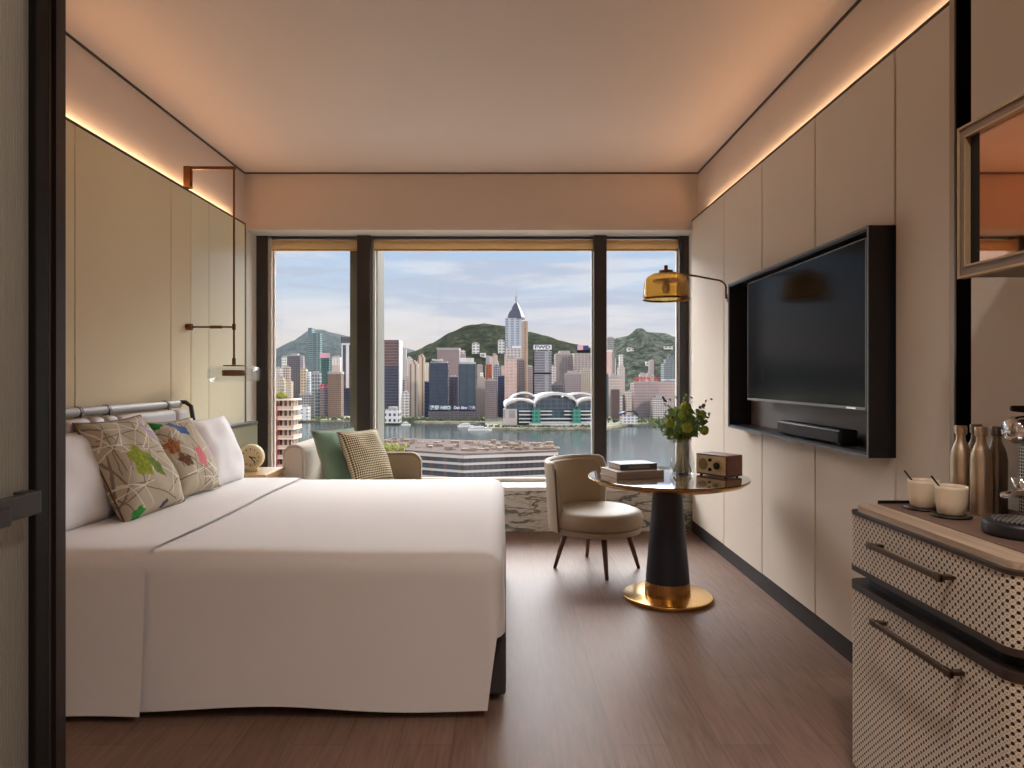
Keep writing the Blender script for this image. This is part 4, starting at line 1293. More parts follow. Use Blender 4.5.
M['roof_grey'] = plain('roof_grey', srgb(176, 168, 164), 0.8, var=0.15, nscale=0.1)
M['roof_white'] = plain('roof_white', srgb(226, 220, 214), 0.7, spec=0.1, var=0.05, nscale=0.05)

def on_hill(px, py, Dh):
    """Distance at which the line of sight through a pixel meets the front slope of a ridge."""
    prof, W = RIDGES[Dh]
    Y = Dh - W
    while Y < Dh:
        p = CX + wx(px, Y) * F / Dh
        for (a, ya), (c, yc) in zip(prof, prof[1:]):
            if a <= p <= c:
                yy = ya + (yc - ya) * (p - a) / (c - a)
                break
        else:
            yy = prof[0][1]
        k = 1 - abs((Y - Dh) / W) ** 1.4
        if LAND - 5 + (wz(yy, Dh) - LAND + 5) * k >= wz(py, Y):
            return Y
        Y += 8
    return Dh - 60
def sign(bld, px0, px1, y0, y1, D, panel, body=None, ink=None, name='sign'):
    """A rooftop or podium sign board standing just in front of the facade."""
    x0, x1, z1, z0 = wx(px0, D) , wx(px1, D), wz(y0, D), wz(y1, D)
    s = None
    if panel is not None:
        s = put(box(x0, x1, D - 3, D - 1, z0, z1), name, panel, bld)
    if body:
        b = text_bm(body, (z1 - z0) * 0.95, 0.4)
        xs_ = [v.co.x for v in b.verts]
        if xs_:
            k = min(1.6, (x1 - x0) * 0.92 / max(0.1, max(xs_) - min(xs_)))
            turned(b, Matrix.Translation(((x0 + x1) / 2, D - 3.6, (z0 + z1) / 2)) @ Matrix.Rotation(PI / 2, 4, 'X') @ Matrix.Diagonal((k, min(k, 1.1) if k < 1 else 1, 1, 1)))
            put(b, 'lettering', ink, s or bld)
        else:
            b.free()

RECTS, LATER = [], []
def clear_of(x0, x1, y0, y1):
    return all(x1 < a or x0 > c or y1 < e or y0 > f for a, c, e, f in RECTS)
def tower(label, px0, px1, *args, **kw):
    LATER.append((label, px0, px1, args, kw))
def settle():
    """Put up the waiting buildings, each a little farther back where another already stands."""
    for label, px0, px1, args, kw in LATER:
        D = args[1]
        ok = False
        for _ in range(80):
            w_ = (px1 - px0) * D / F
            if clear_of(wx(px0, D) - 2.5, wx(px1, D) + 2.5, D - 4, D + (kw.get('depth') or max(18, w_ * 0.9)) + 3):
                ok = True
                break
            D += 12
        if not ok:
            continue
        tower_at(label, px0, px1, args[0], D, *args[2:], **kw)
def tower_at(label, px0, px1, ytop, D, wall, glass, fx=9.0, fz=7.0, a=0.62, c=0.55, roof='plant', depth=None, z0=None, group=None, cap=None, cat='building', name='tower'):
    x0, x1, zt_ = wx(px0, D), wx(px1, D), wz(ytop, D)
    o = thing(name, label, cat, (0, 0, 0), 0, group)
    dpt = depth or max(18, (x1 - x0) * 0.9)
    zb = LAND if z0 is None else z0
    put(box(x0, x1, D, D + dpt, zb, zt_), 'facade', facade(wall, glass, fx, fz, a, c), o)
    RECTS.append((x0, x1, D - 2, D + dpt + 2))
    w = x1 - x0
    if roof == 'plant':
        b = box(x0 + w * 0.2, x1 - w * 0.25, D + dpt * 0.2, D + dpt * 0.8, zt_, zt_ + min(9, w * 0.2))
        b = box(x0, x1, D, D + 1.2, zt_, zt_ + 2, b)
        put(b, 'roof_plant', cap or M['roof_grey'], o)
    elif roof == 'step':
        b = box(x0 + w * 0.15, x1 - w * 0.15, D + dpt * 0.15, D + dpt * 0.85, zt_, zt_ + w * 0.25)
        b = box(x0 + w * 0.32, x1 - w * 0.32, D + dpt * 0.3, D + dpt * 0.7, zt_ + w * 0.25, zt_ + w * 0.45, b)
        put(b, 'crown', cap or facade(wall, glass, fx, fz, a, c), o)
    elif roof == 'cap':
        put(box(x0 - 1, x1 + 1, D - 1, D + dpt, zt_, zt_ + 6), 'cornice', cap or M['roof_grey'], o)
    return o

# left window
tower('pale slim twin block tower left of the dark grey tower', 281.5, 288, 357, 2300, WHITE, GL, 6, 9)
tower('dark grey slab tower second from the left window edge', 287, 300, 356, 2050, DGREY, GD, 7, 6)
tower('orange beige narrow tower beside the tall teal tower', 300.5, 306, 369, 1900, BEIGE, BROWN, 8, 8)
o = tower_at('tallest teal glass tower in the left window', 310.5, 320, 333, 2000, TEAL, GT, 14, 6, 0.8, 0.7, None)
put(box(wx(308.5, 2000), wx(312, 2000), 1996, 2030, LAND, wz(328, 2000)), 'lift_core', facade(srgb(140, 158, 162), GT, 30, 6, 0.9, 0.6), o)
tower('pale gridded tower in front of the tall teal tower', 311, 319.5, 373, 1720, srgb(176, 176, 176), GT, 7, 9, 0.6, 0.6)
o = tower_at('green glass tower with a pink top sign', 320.5, 329, 358, 1850, srgb(98, 126, 120), srgb(66, 100, 96), 14, 6, 0.8, 0.7, None)
sign(o, 320, 330, 353, 358, 1850, M['sign_pink'])
o = tower_at('mauve block with a pale pink sign in the left window', 319.5, 328, 388, 1700, MAUVE, GD, 5, 6)
sign(o, 319.5, 328, 384.5, 388, 1700, M['sign_pink'], '中信', M['sign_red'])
tower('broad brown block beside the waterfront trees', 328, 341, 374, 1680, BROWN, GB, 5, 5, 0.5, 0.5, 'cap')
tower('pink and white towers pair behind the brown block', 332, 340, 357, 2100, PINK, WHITE, 9, 40)
o = tower_at('white tower with a dark cap beside the window column', 341.5, 350, 343, 1750, WHITE, GD, 16, 300, 0.5, 0.95, None, z0=wz(388, 1750))
put(box(wx(341, 1750), wx(351, 1750), 1748, 1780, wz(343, 1750), wz(337, 1750)), 'crown', facade(DGREY, GD, 8, 8), o)
put(box(wx(342, 1750), wx(350, 1750), 1751, 1779, LAND, wz(388, 1750)), 'lower_floors', facade(NAVY, GN, 9, 7), o)
tower('small white tower by the left frame of the window', 273, 280, 368, 2000, LIGHT, GL, 5, 7)
tower('cream stepped block above the balcony flats', 276, 284, 380, 1800, BEIGE, GL, 6, 8, roof='step')
tower('pink grey block right of the cream stepped block', 283, 289, 367, 1950, PINK, GD, 7, 7)
tower('grey block under the orange beige tower', 299, 311, 395, 1660, GREY, GD, 6, 6)
tower('low white waterfront hall next to the balcony flats', 298, 308, 407, 1560, WHITE, GL, 12, 8, 0.4, 0.4)
tower('low pale terminal at the far left shore', 309, 349, 413, 1640, srgb(186, 178, 164), GD, 8, 5, 0.7, 0.4, roof=None, depth=30, name='terminal')
# middle window
o = tower_at('brown and navy glass tower at the left of the middle window', 378, 399.5, 340, 1650, srgb(140, 112, 106), srgb(112, 90, 90), 40, 7, 0.92, 0.7, None, z0=wz(366, 1650))
put(box(wx(378, 1650), wx(399.5, 1650), 1650, 1690, LAND, wz(366, 1650)), 'lower_floors', facade(srgb(92, 86, 98), srgb(68, 74, 90), 40, 7, 0.92, 0.7), o)
put(box(wx(399.0, 1650), wx(400.0, 1650), 1646, 1690, LAND, wz(340, 1650)), 'corner_fin', M['sign_white'], o)
tower('pale grey block behind the brown glass tower', 399.5, 406, 349, 2350, srgb(196, 186, 184), GL, 8, 6)
tower('thin dark grey block next to the brown glass tower', 400.5, 405, 380, 1800, GREY, GD, 5, 6)
tower('white round-topped block before the beige flats', 402.5, 408, 393, 1680, WHITE, GL, 9, 7, roof='step')
tower('beige tall flats, left of the pair by the blue block', 409, 418, 364, 1720, srgb(212, 200, 184), BROWN, 12, 300, 0.35, 0.95, 'step')
tower('beige tall flats, right of the pair by the blue block', 417.5, 424.5, 357, 1760, srgb(206, 192, 172), BROWN, 11, 300, 0.35, 0.95, 'step')
tower('pale curved flats behind the beige pair', 406, 412, 359, 2200, LIGHT, GL, 7, 7, roof='step')
tower('deep blue narrow block left of the dark sign tower', 424.5, 430, 382, 1660, srgb(50, 76, 120), NAVY, 20, 9, 0.9, 0.6)
o = tower_at('dark glass tower, left of the twin sign towers', 429, 448, 363, 1600, srgb(70, 72, 84), srgb(66, 78, 96), 17, 8, 0.8, 0.75, None)
sign(o, 431.5, 444, 358.5, 361.5, 1600, None, 'Manulife', M['sign_white'])
put(box(wx(430, 1600), wx(447, 1600), 1604, 1630, wz(363, 1600), wz(361.5, 1600)), 'parapet', M['roof_grey'], o)
sign(o, 429, 451.5, 405.5, 410, 1590, M['sign_teal'], '綠景 NEO', M['sign_white'])
tower('mauve slab tower between and behind the twin sign towers', 437, 459, 350, 1850, srgb(152, 134, 134), MAUVE, 9, 6, roof='cap')
tower('dark purple slab behind the gap of the twin sign towers', 448, 458, 377, 1720, srgb(84, 78, 92), GN, 8, 7)
o = tower_at('dark glass tower, right of the twin sign towers', 458.5, 475.5, 364, 1600, srgb(74, 74, 84), srgb(72, 92, 104), 17, 8, 0.8, 0.75, None)
sign(o, 460, 474, 358, 362, 1600, M['sign_white'], '大新', M['sign_white'])
put(box(wx(459, 1600), wx(475, 1600), 1604, 1630, wz(364, 1600), wz(362, 1600)), 'parapet', M['roof_grey'], o)
sign(o, 453, 476.5, 405.5, 410, 1590, M['sign_blue'], 'Dah Sing 集大', M['sign_white'])
D = on_hill(475.5, 355, 4400)
tower_at('white block high on the green mountain', 472, 479, 343.5, D, WHITE, GL, 22, 16, z0=wz(355 + 6, D))
D = on_hill(483, 357, 4400)
tower_at('low white house at the foot of the mountain block', 480, 486, 353, D, WHITE, GL, 30, 20, roof=None, name='house', z0=wz(357 + 6, D))
D = on_hill(501.25, 353, 4400)
tower_at('white block on the slope beside the tallest spire tower', 498, 504.5, 340.5, D, WHITE, GL, 18, 16, z0=wz(353 + 6, D))
D = on_hill(462.0, 356, 4400)
tower_at('small pink block among trees on the mountain slope', 459, 465, 351, D, WHITE, GL, 18, 14, z0=wz(356 + 6, D))
tower('terracotta orange tower left of the spire tower', 486, 492, 364.5, 1900, srgb(204, 118, 84), srgb(170, 92, 66), 7, 7)
tower('mauve gridded block below the terracotta tower', 485, 497, 381, 1640, MAUVE, DGREY, 4, 5, 0.6, 0.6)
tower('pale beige block beside the right dark sign tower', 477, 485, 379, 1700, srgb(200, 184, 168), GREY, 6, 6)
o = tower_at('grey tower with a white spire left of the tallest tower', 493.5, 500, 367, 1850, srgb(186, 182, 186), GD, 6, 6, roof='step')
put(lathe([(0, wz(360, 1860)), (3, wz(366, 1860)), (3, wz(369, 1860)), (0, wz(369, 1860))], 12, center=(wx(498, 1860), 1865, 0)), 'spire', M['roof_white'], o)
tower('blue glass tower with rounded front beside the spire tower', 498, 504.5, 376, 1680, srgb(60, 84, 130), NAVY, 30, 6, 0.9, 0.6)
tower('small beige block at the foot of the blue glass tower', 496, 501, 392, 1630, BEIGE, GREY, 6, 6)
# the tall spire tower
D = 1750
o = thing('skyscraper', 'tallest tower with pyramid crown and spire in the middle window', 'building')
put(box(wx(505.3, D), wx(521.7, D), D, D + 42, LAND, wz(318, D)), 'facade', facade(srgb(196, 196, 200), srgb(140, 158, 176), 14, 6, 0.55, 0.7), o)
put(box(wx(521.7, D), wx(528, D), D + 8, D + 40, LAND, wz(321, D)), 'side_facade', facade(srgb(198, 172, 150), srgb(162, 134, 116), 12, 6, 0.5, 0.7), o)  # warm sunlight on this side is put into its wall colours
zc = wz(316.5, D)
rr_ = 10.5 * D / F
cr = lathe([(rr_ * 1.0, wz(318.5, D)), (rr_ * 0.98, zc), (rr_ * 0.72, wz(311, D)), (rr_ * 0.18, wz(302.5, D)), (0, wz(302, D))], 4)
put(turned(cr, Matrix.Translation((wx(516.3, D), D + 20, 0)) @ Matrix.Rotation(0.5, 4, 'Z')), 'crown', plain('crown_slate', srgb(98, 96, 108), 0.4, var=0.1, nscale=0.1), o)
put(lathe([(0, wz(303.5, D)), (3.0, wz(303.5, D)), (2.8, wz(295.5, D)), (0.6, wz(294.5, D)), (0.4, wz(288, D)), (0, wz(287.5, D))], 10, center=(wx(516.3, D), D + 20, 0)), 'spire', M['roof_grey'], o)
for p in (507.5, 525.5):
    lt = tube([(wx(p, D), D, wz(318, D)), (wx(p + (0.5 if p < 516 else -0.6), D), D, wz(313, D)), (wx(516.3 + (p - 516.3) * 0.45, D), D + 10, wz(308, D))], 0.7, 6)
    put(lt, 'crown_frame', M['roof_white'], o)
put(box(wx(505.3, D - 40), wx(521.7, D - 40), D - 30, D - 1, LAND, wz(347.5, D - 30)), 'front_wing', facade(srgb(214, 204, 196), GL, 9, 7), o)
put(box(wx(512, D - 40), wx(521, D - 40), D - 34, D - 31, wz(348, D - 34), wz(345.8, D - 34)), 'sign', M['sign_white'], o)
tower('pale pink block in front of the tallest tower', 505, 517, 359, 1640, srgb(226, 196, 184), srgb(214, 180, 168), 10, 8)
tower('mauve grey stepped block right of the tallest tower', 517, 525, 359.5, 1650, srgb(170, 156, 154), DGREY, 5, 6)
tower('lower mauve block next to the white sign tower', 524.5, 534, 367, 1660, srgb(156, 144, 144), DGREY, 5, 6)
o = tower_at('grey glass tower with a white rooftop sign', 534, 551.5, 351, 1620, srgb(168, 164, 168), srgb(126, 124, 132), 60, 6, 0.85, 0.75, None)
sign(o, 533.5, 551.5, 345, 349.6, 1620, M['sign_white'], 'FWD', M['sign_blue'])
for p in (536, 548):
    put(box(wx(p, 1625), wx(p + 1, 1625), 1622, 1625, wz(351, 1620), wz(349, 1620)), 'sign_post', M['roof_grey'], o)
put(box(wx(533.2, 1620), wx(534.2, 1620), 1618, 1640, LAND, wz(351, 1620)), 'edge_fin', M['black'], o)
put(box(wx(534.2, 1620), wx(551.5, 1620), 1618.5, 1620, wz(374, 1620), wz(372.5, 1620)), 'dark_band', M['black'], o)
tower('thin pale block right of the white sign tower', 551.5, 556, 366, 1700, LIGHT, GL, 6, 6)
tower('wide grey slab right of the white sign tower', 555.5, 575.5, 354, 1720, srgb(172, 162, 158), srgb(152, 142, 140), 8, 5, 0.7, 0.5)
o = tower_at('grey slab with a pink and blue rooftop sign', 574, 592, 353, 1780, srgb(186, 174, 166), srgb(150, 142, 140), 9, 6, roof=None)
sign(o, 577.5, 583, 345, 350, 1780, M['sign_pink'])
sign(o, 583, 588.5, 345.5, 350, 1780, M['sign_blue'])
put(box(wx(577, 1780), wx(590, 1780), 1780, 1784, wz(353, 1780), wz(350, 1780)), 'sign_base', M['black'], o)
tower('mauve block standing before the wide grey slab', 565, 581, 374, 1600, srgb(160, 146, 146), srgb(138, 126, 128), 5, 5)
tower('beige gridded block by the right mullion', 581, 594, 370, 1610, srgb(200, 184, 166), srgb(158, 144, 134), 5, 5, 0.6, 0.6)
tower('low grey block behind the shell-roofed hall', 552, 566, 385, 1600, GREY, DGREY, 6, 6)
# right window
tower('grey slim tower before the wooded peak', 607, 614.5, 338, 2200, srgb(168, 164, 162), GD, 6, 6)
tower('pink beige tower with white top by the right mullion', 604, 612, 352, 1950, srgb(222, 192, 180), PINK, 9, 300, 0.4, 0.95, 'cap', cap=M['roof_white'])
tower('teal glass block against the right mullion', 603.5, 608.5, 374, 1620, srgb(84, 120, 132), GT, 30, 6, 0.9, 0.6)
tower('broad pale block behind the dark brown one', 608, 623, 378, 1750, srgb(222, 202, 190), GREY, 6, 7)
tower('pale tower with round top left of the red sign', 618.5, 625, 367, 1850, srgb(206, 196, 190), GREY, 5, 6, roof='step')
tower('dark brown slab at the right window waterfront', 612, 619.5, 389.5, 1620, srgb(120, 98, 94), GB, 5, 5)
tower('white narrow block between two brown blocks', 619, 623, 396, 1600, WHITE, GL, 6, 7)
tower('small grey brown block beside the beige block', 622.5, 627, 395, 1630, srgb(140, 122, 116), GB, 5, 5)
tower('beige block at the left foot of the red sign building', 626, 632, 392, 1640, srgb(226, 206, 192), GREY, 6, 6)
tower('thin brown tower at the edge of the red sign building', 631, 634, 391, 1660, srgb(124, 102, 94), GB, 5, 5)
o = tower_at('wide pink grey building with big red rooftop sign', 634, 659, 383, 1650, srgb(186, 166, 162), srgb(160, 142, 142), 6, 7, 0.6, 0.5, None)
sign(o, 632.5, 659.5, 376.5, 382.3, 1650, None, '中国海外集团', M['sign_red'])
put(box(wx(634, 1650), wx(659, 1650), 1652, 1656, wz(383, 1650), wz(381.8, 1650)), 'sign_base', M['roof_grey'], o)
o = tower_at('pink building with white rooftop lettering by the right frame', 659, 682, 383, 1670, srgb(196, 174, 168), srgb(170, 150, 148), 6, 7, 0.6, 0.5, None)
sign(o, 660, 678, 377.8, 382.2, 1670, None, 'CHINA OVERSEAS', M['sign_white'])
put(box(wx(659, 1670), wx(679, 1670), 1672, 1676, wz(383, 1670), wz(381.8, 1670)), 'sign_base', M['roof_grey'], o)
tower('white gridded block in front of the two sign buildings', 653, 668, 399, 1600, srgb(226, 212, 204), GD, 4, 5, 0.6, 0.6)
tower('dark doorway-like slab left of the white gridded block', 649, 652, 400, 1610, srgb(96, 84, 84), GD, 5, 5)
tower('grey curved glass building above the pink sign building', 664, 680, 363, 1900, srgb(130, 138, 140), srgb(110, 122, 126), 10, 6, 0.8, 0.6, 'step')
tower('small pale block above the red sign', 640, 647, 374, 1900, srgb(190, 180, 174), GREY, 6, 6)
D = on_hill(630.5, 352, 3700)
tower_at('white villa halfway up the wooded peak', 627, 634, 348.5, D, WHITE, GL, 18, 14, name='house', z0=wz(352 + 6, D))
D = on_hill(668.5, 349.5, 3700)
tower_at('long white villa near the right of the wooded peak', 664, 673, 346.5, D, WHITE, GL, 20, 12, roof=None, name='house', z0=wz(349.5 + 6, D))
D = on_hill(648.5, 365, 3700)
tower_at('small white villa low on the wooded peak', 646, 651, 361, D, WHITE, GL, 16, 12, roof=None, name='house', z0=wz(365 + 6, D))
# crowded infill, nothing tells these apart
fr2 = random.Random(5)
for k in range(110):
    pxc = fr2.choice([fr2.uniform(271, 345), fr2.uniform(386, 505), fr2.uniform(399, 440), fr2.uniform(459, 500), fr2.uniform(500, 590), fr2.uniform(607, 676)])
    w_ = fr2.uniform(3.0, 6.0)
    c_ = fr2.choice([LIGHT, PINK, GREY, MAUVE, BEIGE, WHITE, PINK])
    far = k % 3 == 0
    tower('small block crowded among the taller harbour towers', pxc, pxc + w_, fr2.uniform(354, 373) if far else fr2.uniform(372, 398), fr2.choice([2350, 2450, 2550]) if far else fr2.choice([1760, 1860, 1960, 2060, 2180]), c_, fr2.choice([GD, GL, GREY]), 6, 6,
          group='small blocks crowded in the skyline', roof='plant')

# convention hall with shell roofs
D = 1400
o = thing('convention_hall', 'white shell-roofed convention hall with green glass on the waterfront', 'building')
def shell(px0, px1, yb, yt, D0, D1, th_=4.0, lift=0.0, n=20, px0b=None, px1b=None):
    """A thin vaulted roof, arched across x, running back from D0 to D1."""
    b = bmesh.new()
    rows = []
    for j in range(7):
        v = j / 6
        Dj = D0 + (D1 - D0) * v
        ring_ = []
        for k in range(n + 1):
            u = k / n
            a = PI * (1 - u)
            x = wx((px0 + px1) / 2, D0) + math.cos(a) * (wx(px1, D0) - wx(px0, D0)) / 2 * (1 + 0.12 * v)
            z = wz(yb, D0) + math.sin(a) ** 0.9 * (wz(yt, D0) - wz(yb, D0)) * (1 - 0.35 * v) + lift * v
            ring_.append((x, Dj, z))
        rows.append(ring_)
    top = [[b.verts.new((x, y_, z + th_)) for x, y_, z in r] for r in rows]
    bot = [[b.verts.new(p) for p in r] for r in rows]
    for s_ in (top, bot):
        for p, q in zip(s_, s_[1:]):
            for k in range(n):
                b.faces.new((p[k], q[k], q[k + 1], p[k + 1]))
    for idx in (0, -1):
        for k in range(n):
            b.faces.new((top[idx][k], top[idx][k + 1], bot[idx][k + 1], bot[idx][k]))
    for r0, r1 in zip(range(6), range(1, 7)):
        for k in (0, n):
            b.faces.new((top[r0][k], top[r1][k], bot[r1][k], bot[r0][k]))
    return b
MG = facade(srgb(96, 104, 112), srgb(74, 84, 96), 12, 9, 0.85, 0.8)
put(shell(534, 578, 408.5, 395, D - 8, D + 90, 6, 8), 'main_roof', M['roof_white'], o, 'auto')
put(shell(505, 535.5, 408.5, 400.5, D - 4, D + 60, 4, 6), 'side_roof', M['roof_white'], o, 'auto')
put(shell(576, 606, 408, 399, D - 4, D + 60, 4, 6), 'side_roof', M['roof_white'], o, 'auto')
put(shell(511, 537, 404, 393.5, D + 30, D + 110, 4, 4), 'rear_roof', M['roof_white'], o, 'auto')
put(shell(566, 596, 403, 394, D + 30, D + 110, 4, 4), 'rear_roof', M['roof_white'], o, 'auto')
fan = [(wx(556, D) + math.cos(PI * k / 20) * 21 * D / F, wz(409.5, D) + math.sin(PI * k / 20) ** 0.9 * 13 * D / F) for k in range(21)]
fb = turned(prism(fan, -D - 4, -D), Matrix.Rotation(PI / 2, 4, 'X'))
put(fb, 'glass_front', MG, o)
for cx_, hw_, yb_, hh_ in ((520.3, 14.5, 409.5, 7.5), (590.5, 14, 409.5, 9)):
    fan = [(wx(cx_, D) + math.cos(PI * k / 20) * hw_ * D / F, wz(yb_, D) + math.sin(PI * k / 20) ** 0.9 * hh_ * D / F) for k in range(21)]
    put(turned(prism(fan, -D - 3, -D), Matrix.Rotation(PI / 2, 4, 'X')), 'glass_front', MG, o)
put(prism([(wx(508, D), D + 2), (wx(592, D), D + 2), (wx(592, D), D + 80), (wx(508, D), D + 80)], LAND, wz(409, D)), 'glass_walls', facade(srgb(80, 110, 116), srgb(60, 84, 96), 10, 7, 0.8, 0.7), o)
for px_ in (536, 576):
    put(box(wx(px_ - 4, D), wx(px_ + 4, D), D - 14, D + 2, LAND, wz(408.5, D)), 'green_stair_tower', facade(srgb(90, 160, 140), srgb(50, 130, 110), 9, 8, 0.8, 0.7), o)
bd = None
for yb in (410.5, 414, 418, 421.5):
    for a, c in ((519, 532), (540, 552), (564, 573), (580, 591)) if yb < 417 else ((519, 532), (540, 573), (580, 591)):
        bd = box(wx(a, D), wx(c, D), D - 8, D + 2, wz(yb + 1.1, D), wz(yb, D), bd)
put(bd, 'balcony_band', M['roof_white'], o)
put(box(wx(529, D), wx(592, D), D - 22, D + 2, wz(424.8, D), wz(423, D)), 'terrace', M['roof_white'], o)
put(box(wx(503, D), wx(517, D), D - 6, D + 30, LAND, wz(409, D)), 'entrance_block', facade(srgb(206, 190, 186), GREY, 20, 30), o)
o = thing('hall', 'low hall with a dark blue vaulted roof on the right shore', 'building')
put(shell(622, 638, 416, 411.5, 1440, 1480, 2), 'roof', plain('blue_roof', srgb(60, 68, 100), 0.4, var=0.1, nscale=0.05), o, 'auto')
put(box(wx(622.5, 1442), wx(637.5, 1442), 1442, 1478, LAND, wz(415.5, 1442)), 'wall', facade(WHITE, GL, 8, 6), o)
tower('long low podium along the shore under the twin sign towers', 428, 478, 411.5, 1570, srgb(112, 104, 108), GD, 9, 5, 0.7, 0.4, roof=None, depth=16, name='terminal')
tower('low brown podium on the shore under the beige flats', 384, 428, 407, 1600, srgb(140, 124, 120), GD, 8, 5, 0.7, 0.4, roof=None, depth=40, name='terminal')
tower('low mauve podium left of the shell-roofed hall', 476, 504, 409, 1580, srgb(150, 138, 132), GD, 8, 5, 0.7, 0.4, roof=None, depth=30, name='terminal')
tower('low pale podium at the right window shore', 603, 680, 413, 1590, srgb(180, 166, 154), GD, 8, 5, 0.7, 0.4, roof=None, depth=20, name='terminal')
tower('white ferry pier hall with arched openings at the left shore', 385, 399, 410, 1470, WHITE, GD, 10, 12, 0.5, 0.5, depth=40, name='pier_hall')
RECTS.append((wx(502, 1400), wx(606, 1400), 1370, 1520)); RECTS.append((wx(621, 1440), wx(639, 1440), 1435, 1490)); RECTS.append((wx(504, 1750), wx(529, 1750), 1712, 1800))
settle()
# trees along the promenades: nobody could count them
tb = bmesh.new()
tr = random.Random(3)
for k in range(420):
    seg_ = tr.choice(((272, 350, 1560, 1640), (384, 484, 1545, 1590), (384, 484, 1545, 1590), (486, 600, 1335, 1366), (606, 680, 1470, 1580)))
    p, Dt = tr.uniform(seg_[0], seg_[1]), tr.uniform(seg_[2], seg_[3])
    r_ = tr.uniform(2.0, 4.5) if seg_[0] != 486 else tr.uniform(1.6, 2.8)
    if not clear_of(wx(p, Dt) - 5, wx(p, Dt) + 5, Dt - 5, Dt + 5):
        continue
    s = bmesh.new(); bmesh.ops.create_icosphere(s, subdivisions=1, radius=r_)
    for v in s.verts:
        v.co *= 1 + 0.3 * noise.noise(v.co * 0.7 + Vector((k, 0, 0)))
        v.co += Vector((wx(p, Dt), Dt, LAND + r_ * 0.9))
    join(tb, s)
tag(put(tb, 'promenade_trees', plain('promenade_leaves', srgb(92, 108, 68), 0.95, var=0.3, nscale=0.03), None, False), 'row of small trees along the far harbour promenade', 'trees', kind='stuff')

# ferries
def ferry(label, px, py, length, rz=0.1):
    Dd = F * 100 / (py - CY)
    o = thing('ferry', label, 'boat', (wx(px, Dd), Dd, SEA), rz)
    L2 = length / 2
    hull = [(-L2, -4), (L2 * 0.7, -4), (L2, 0), (L2 * 0.7, 4), (-L2, 4)]
    put(prism(hull, -0.5, 3.2), 'hull', M['roof_white'], o)
    put(box(-L2 * 0.85, L2 * 0.55, -3.2, 3.2, 3.2, 6.0), 'cabin', facade(WHITE, GD, 4, 3, 0.7, 0.5), o)
    put(box(-L2 * 0.5, L2 * 0.3, -2.4, 2.4, 6.0, 8.0), 'upper_deck', M['roof_white'], o)
    put(lathe([(0, 8), (1.2, 8), (1.0, 11), (0, 11)], 10), 'funnel', M['roof_grey'], o)
ferry('long white ferry moored before the podium, nearer of the pair', 480, 430.5, 46, 0.05)
ferry('white ferry at the pier, behind the nearer ferry', 466, 427, 34, 0.4)
ferry('small white boat out by the ferry pier hall', 406, 425.5, 20, 0.3)

# ------------------------------------------------------------------ near buildings below the window
o = thing('waterfront_block', 'long waterfront building with white floor bands right below the window', 'building')
A, B, C_, D_ = (-120, 372), (wx(464, 318), 318), (wx(558, 332), 332), (wx(552, 372), 374)
zr = wz(453.5, 325)
fp = [A, B, C_, D_, (-60, 400)]
def inset(poly, d_):
    cx_ = sum(p[0] for p in poly) / len(poly); cy_ = sum(p[1] for p in poly) / len(poly)
    return [(x - (x - cx_) * d_ / 60, y_ - (y_ - cy_) * d_ / 60) for x, y_ in poly]
put(prism(inset(fp, 2.0), SEA, zr - 0.5), 'glazing', facade(srgb(92, 70, 68), srgb(58, 70, 86), 3.2, 3.5, 0.72, 0.95), o)
fl = None
for k in range(12):
    z_ = zr - 0.2 - k * 3.5
    fl = prism(fp, z_ - (1.0 if k else 1.4), z_, fl)
put(fl, 'floor_band', plain('white_band', srgb(206, 198, 194), 0.6, var=0.03, spec=0.0, nscale=0.1), o)
put(prism(inset(fp, 0.4), zr - 0.2, zr + 0.7), 'parapet', plain('pale_parapet', srgb(116, 103, 97), 0.7, var=0.06, spec=0.0, nscale=0.1), o)
rk = random.Random(9)
rs = None
for k in range(150):
    u, v = rk.random(), rk.uniform(0.15, 0.8)
    fx_ = Vector(A).lerp(Vector(B), u * 2) if u < 0.5 else Vector(B).lerp(Vector(C_), u * 2 - 1)
    bx_ = Vector((-60, 400)).lerp(Vector(D_), u)
    q = fx_.lerp(bx_, v)
    s1, s2, s3 = rk.uniform(0.4, 2.2), rk.uniform(0.5, 2.2), rk.uniform(0.3, 1.8)
    rs = box(q.x - s1, q.x + s1, q.y - s2, q.y + s2, zr + 0.7, zr + 0.7 + s3, rs)
put(rs, 'roof_plant', plain('roof_clutter', srgb(150, 132, 118), 0.8, var=0.5, spec=0.0, nscale=0.35), o)

o = thing('balcony_flats', 'red and cream flats with stacked balconies beside the left window frame', 'building')
D = 250
x0, x1 = wx(252, D), wx(291, D)
zr = wz(399, D)
put(box(x0, x1, D, D + 9, SEA, zr), 'facade', facade(srgb(206, 184, 164), srgb(80, 62, 58), 1.7, 3.5, 0.55, 0.6), o)
put(box(x0, wx(279.5, D), D - 2.6, D + 4, SEA, zr - 1.5), 'red_bay', facade(srgb(178, 84, 74), srgb(110, 60, 58), 1.6, 3.5, 0.5, 0.5), o)
sl = None; rl = None
for k in range(14):
    z_ = zr - k * 3.5
    sl = box(x0 + 5.5, x1 + 1.6, D - 2.2, D + 8, z_ - 0.5, z_, sl)
    if k:
        rl = box(x0 + 5.5, x1 + 1.6, D - 2.2, D - 2.0, z_, z_ + 1.0, rl)
        rl = box(x1 + 1.4, x1 + 1.6, D - 2.0, D + 8, z_, z_ + 1.0, rl)
put(sl, 'balcony_slab', plain('cream_slab', srgb(232, 208, 182), 0.7, var=0.05, nscale=0.3), o)
put(rl, 'balcony_rail', plain('rosy_rail', srgb(206, 176, 158), 0.7, var=0.08, nscale=0.3), o)
gb_ = bmesh.new()
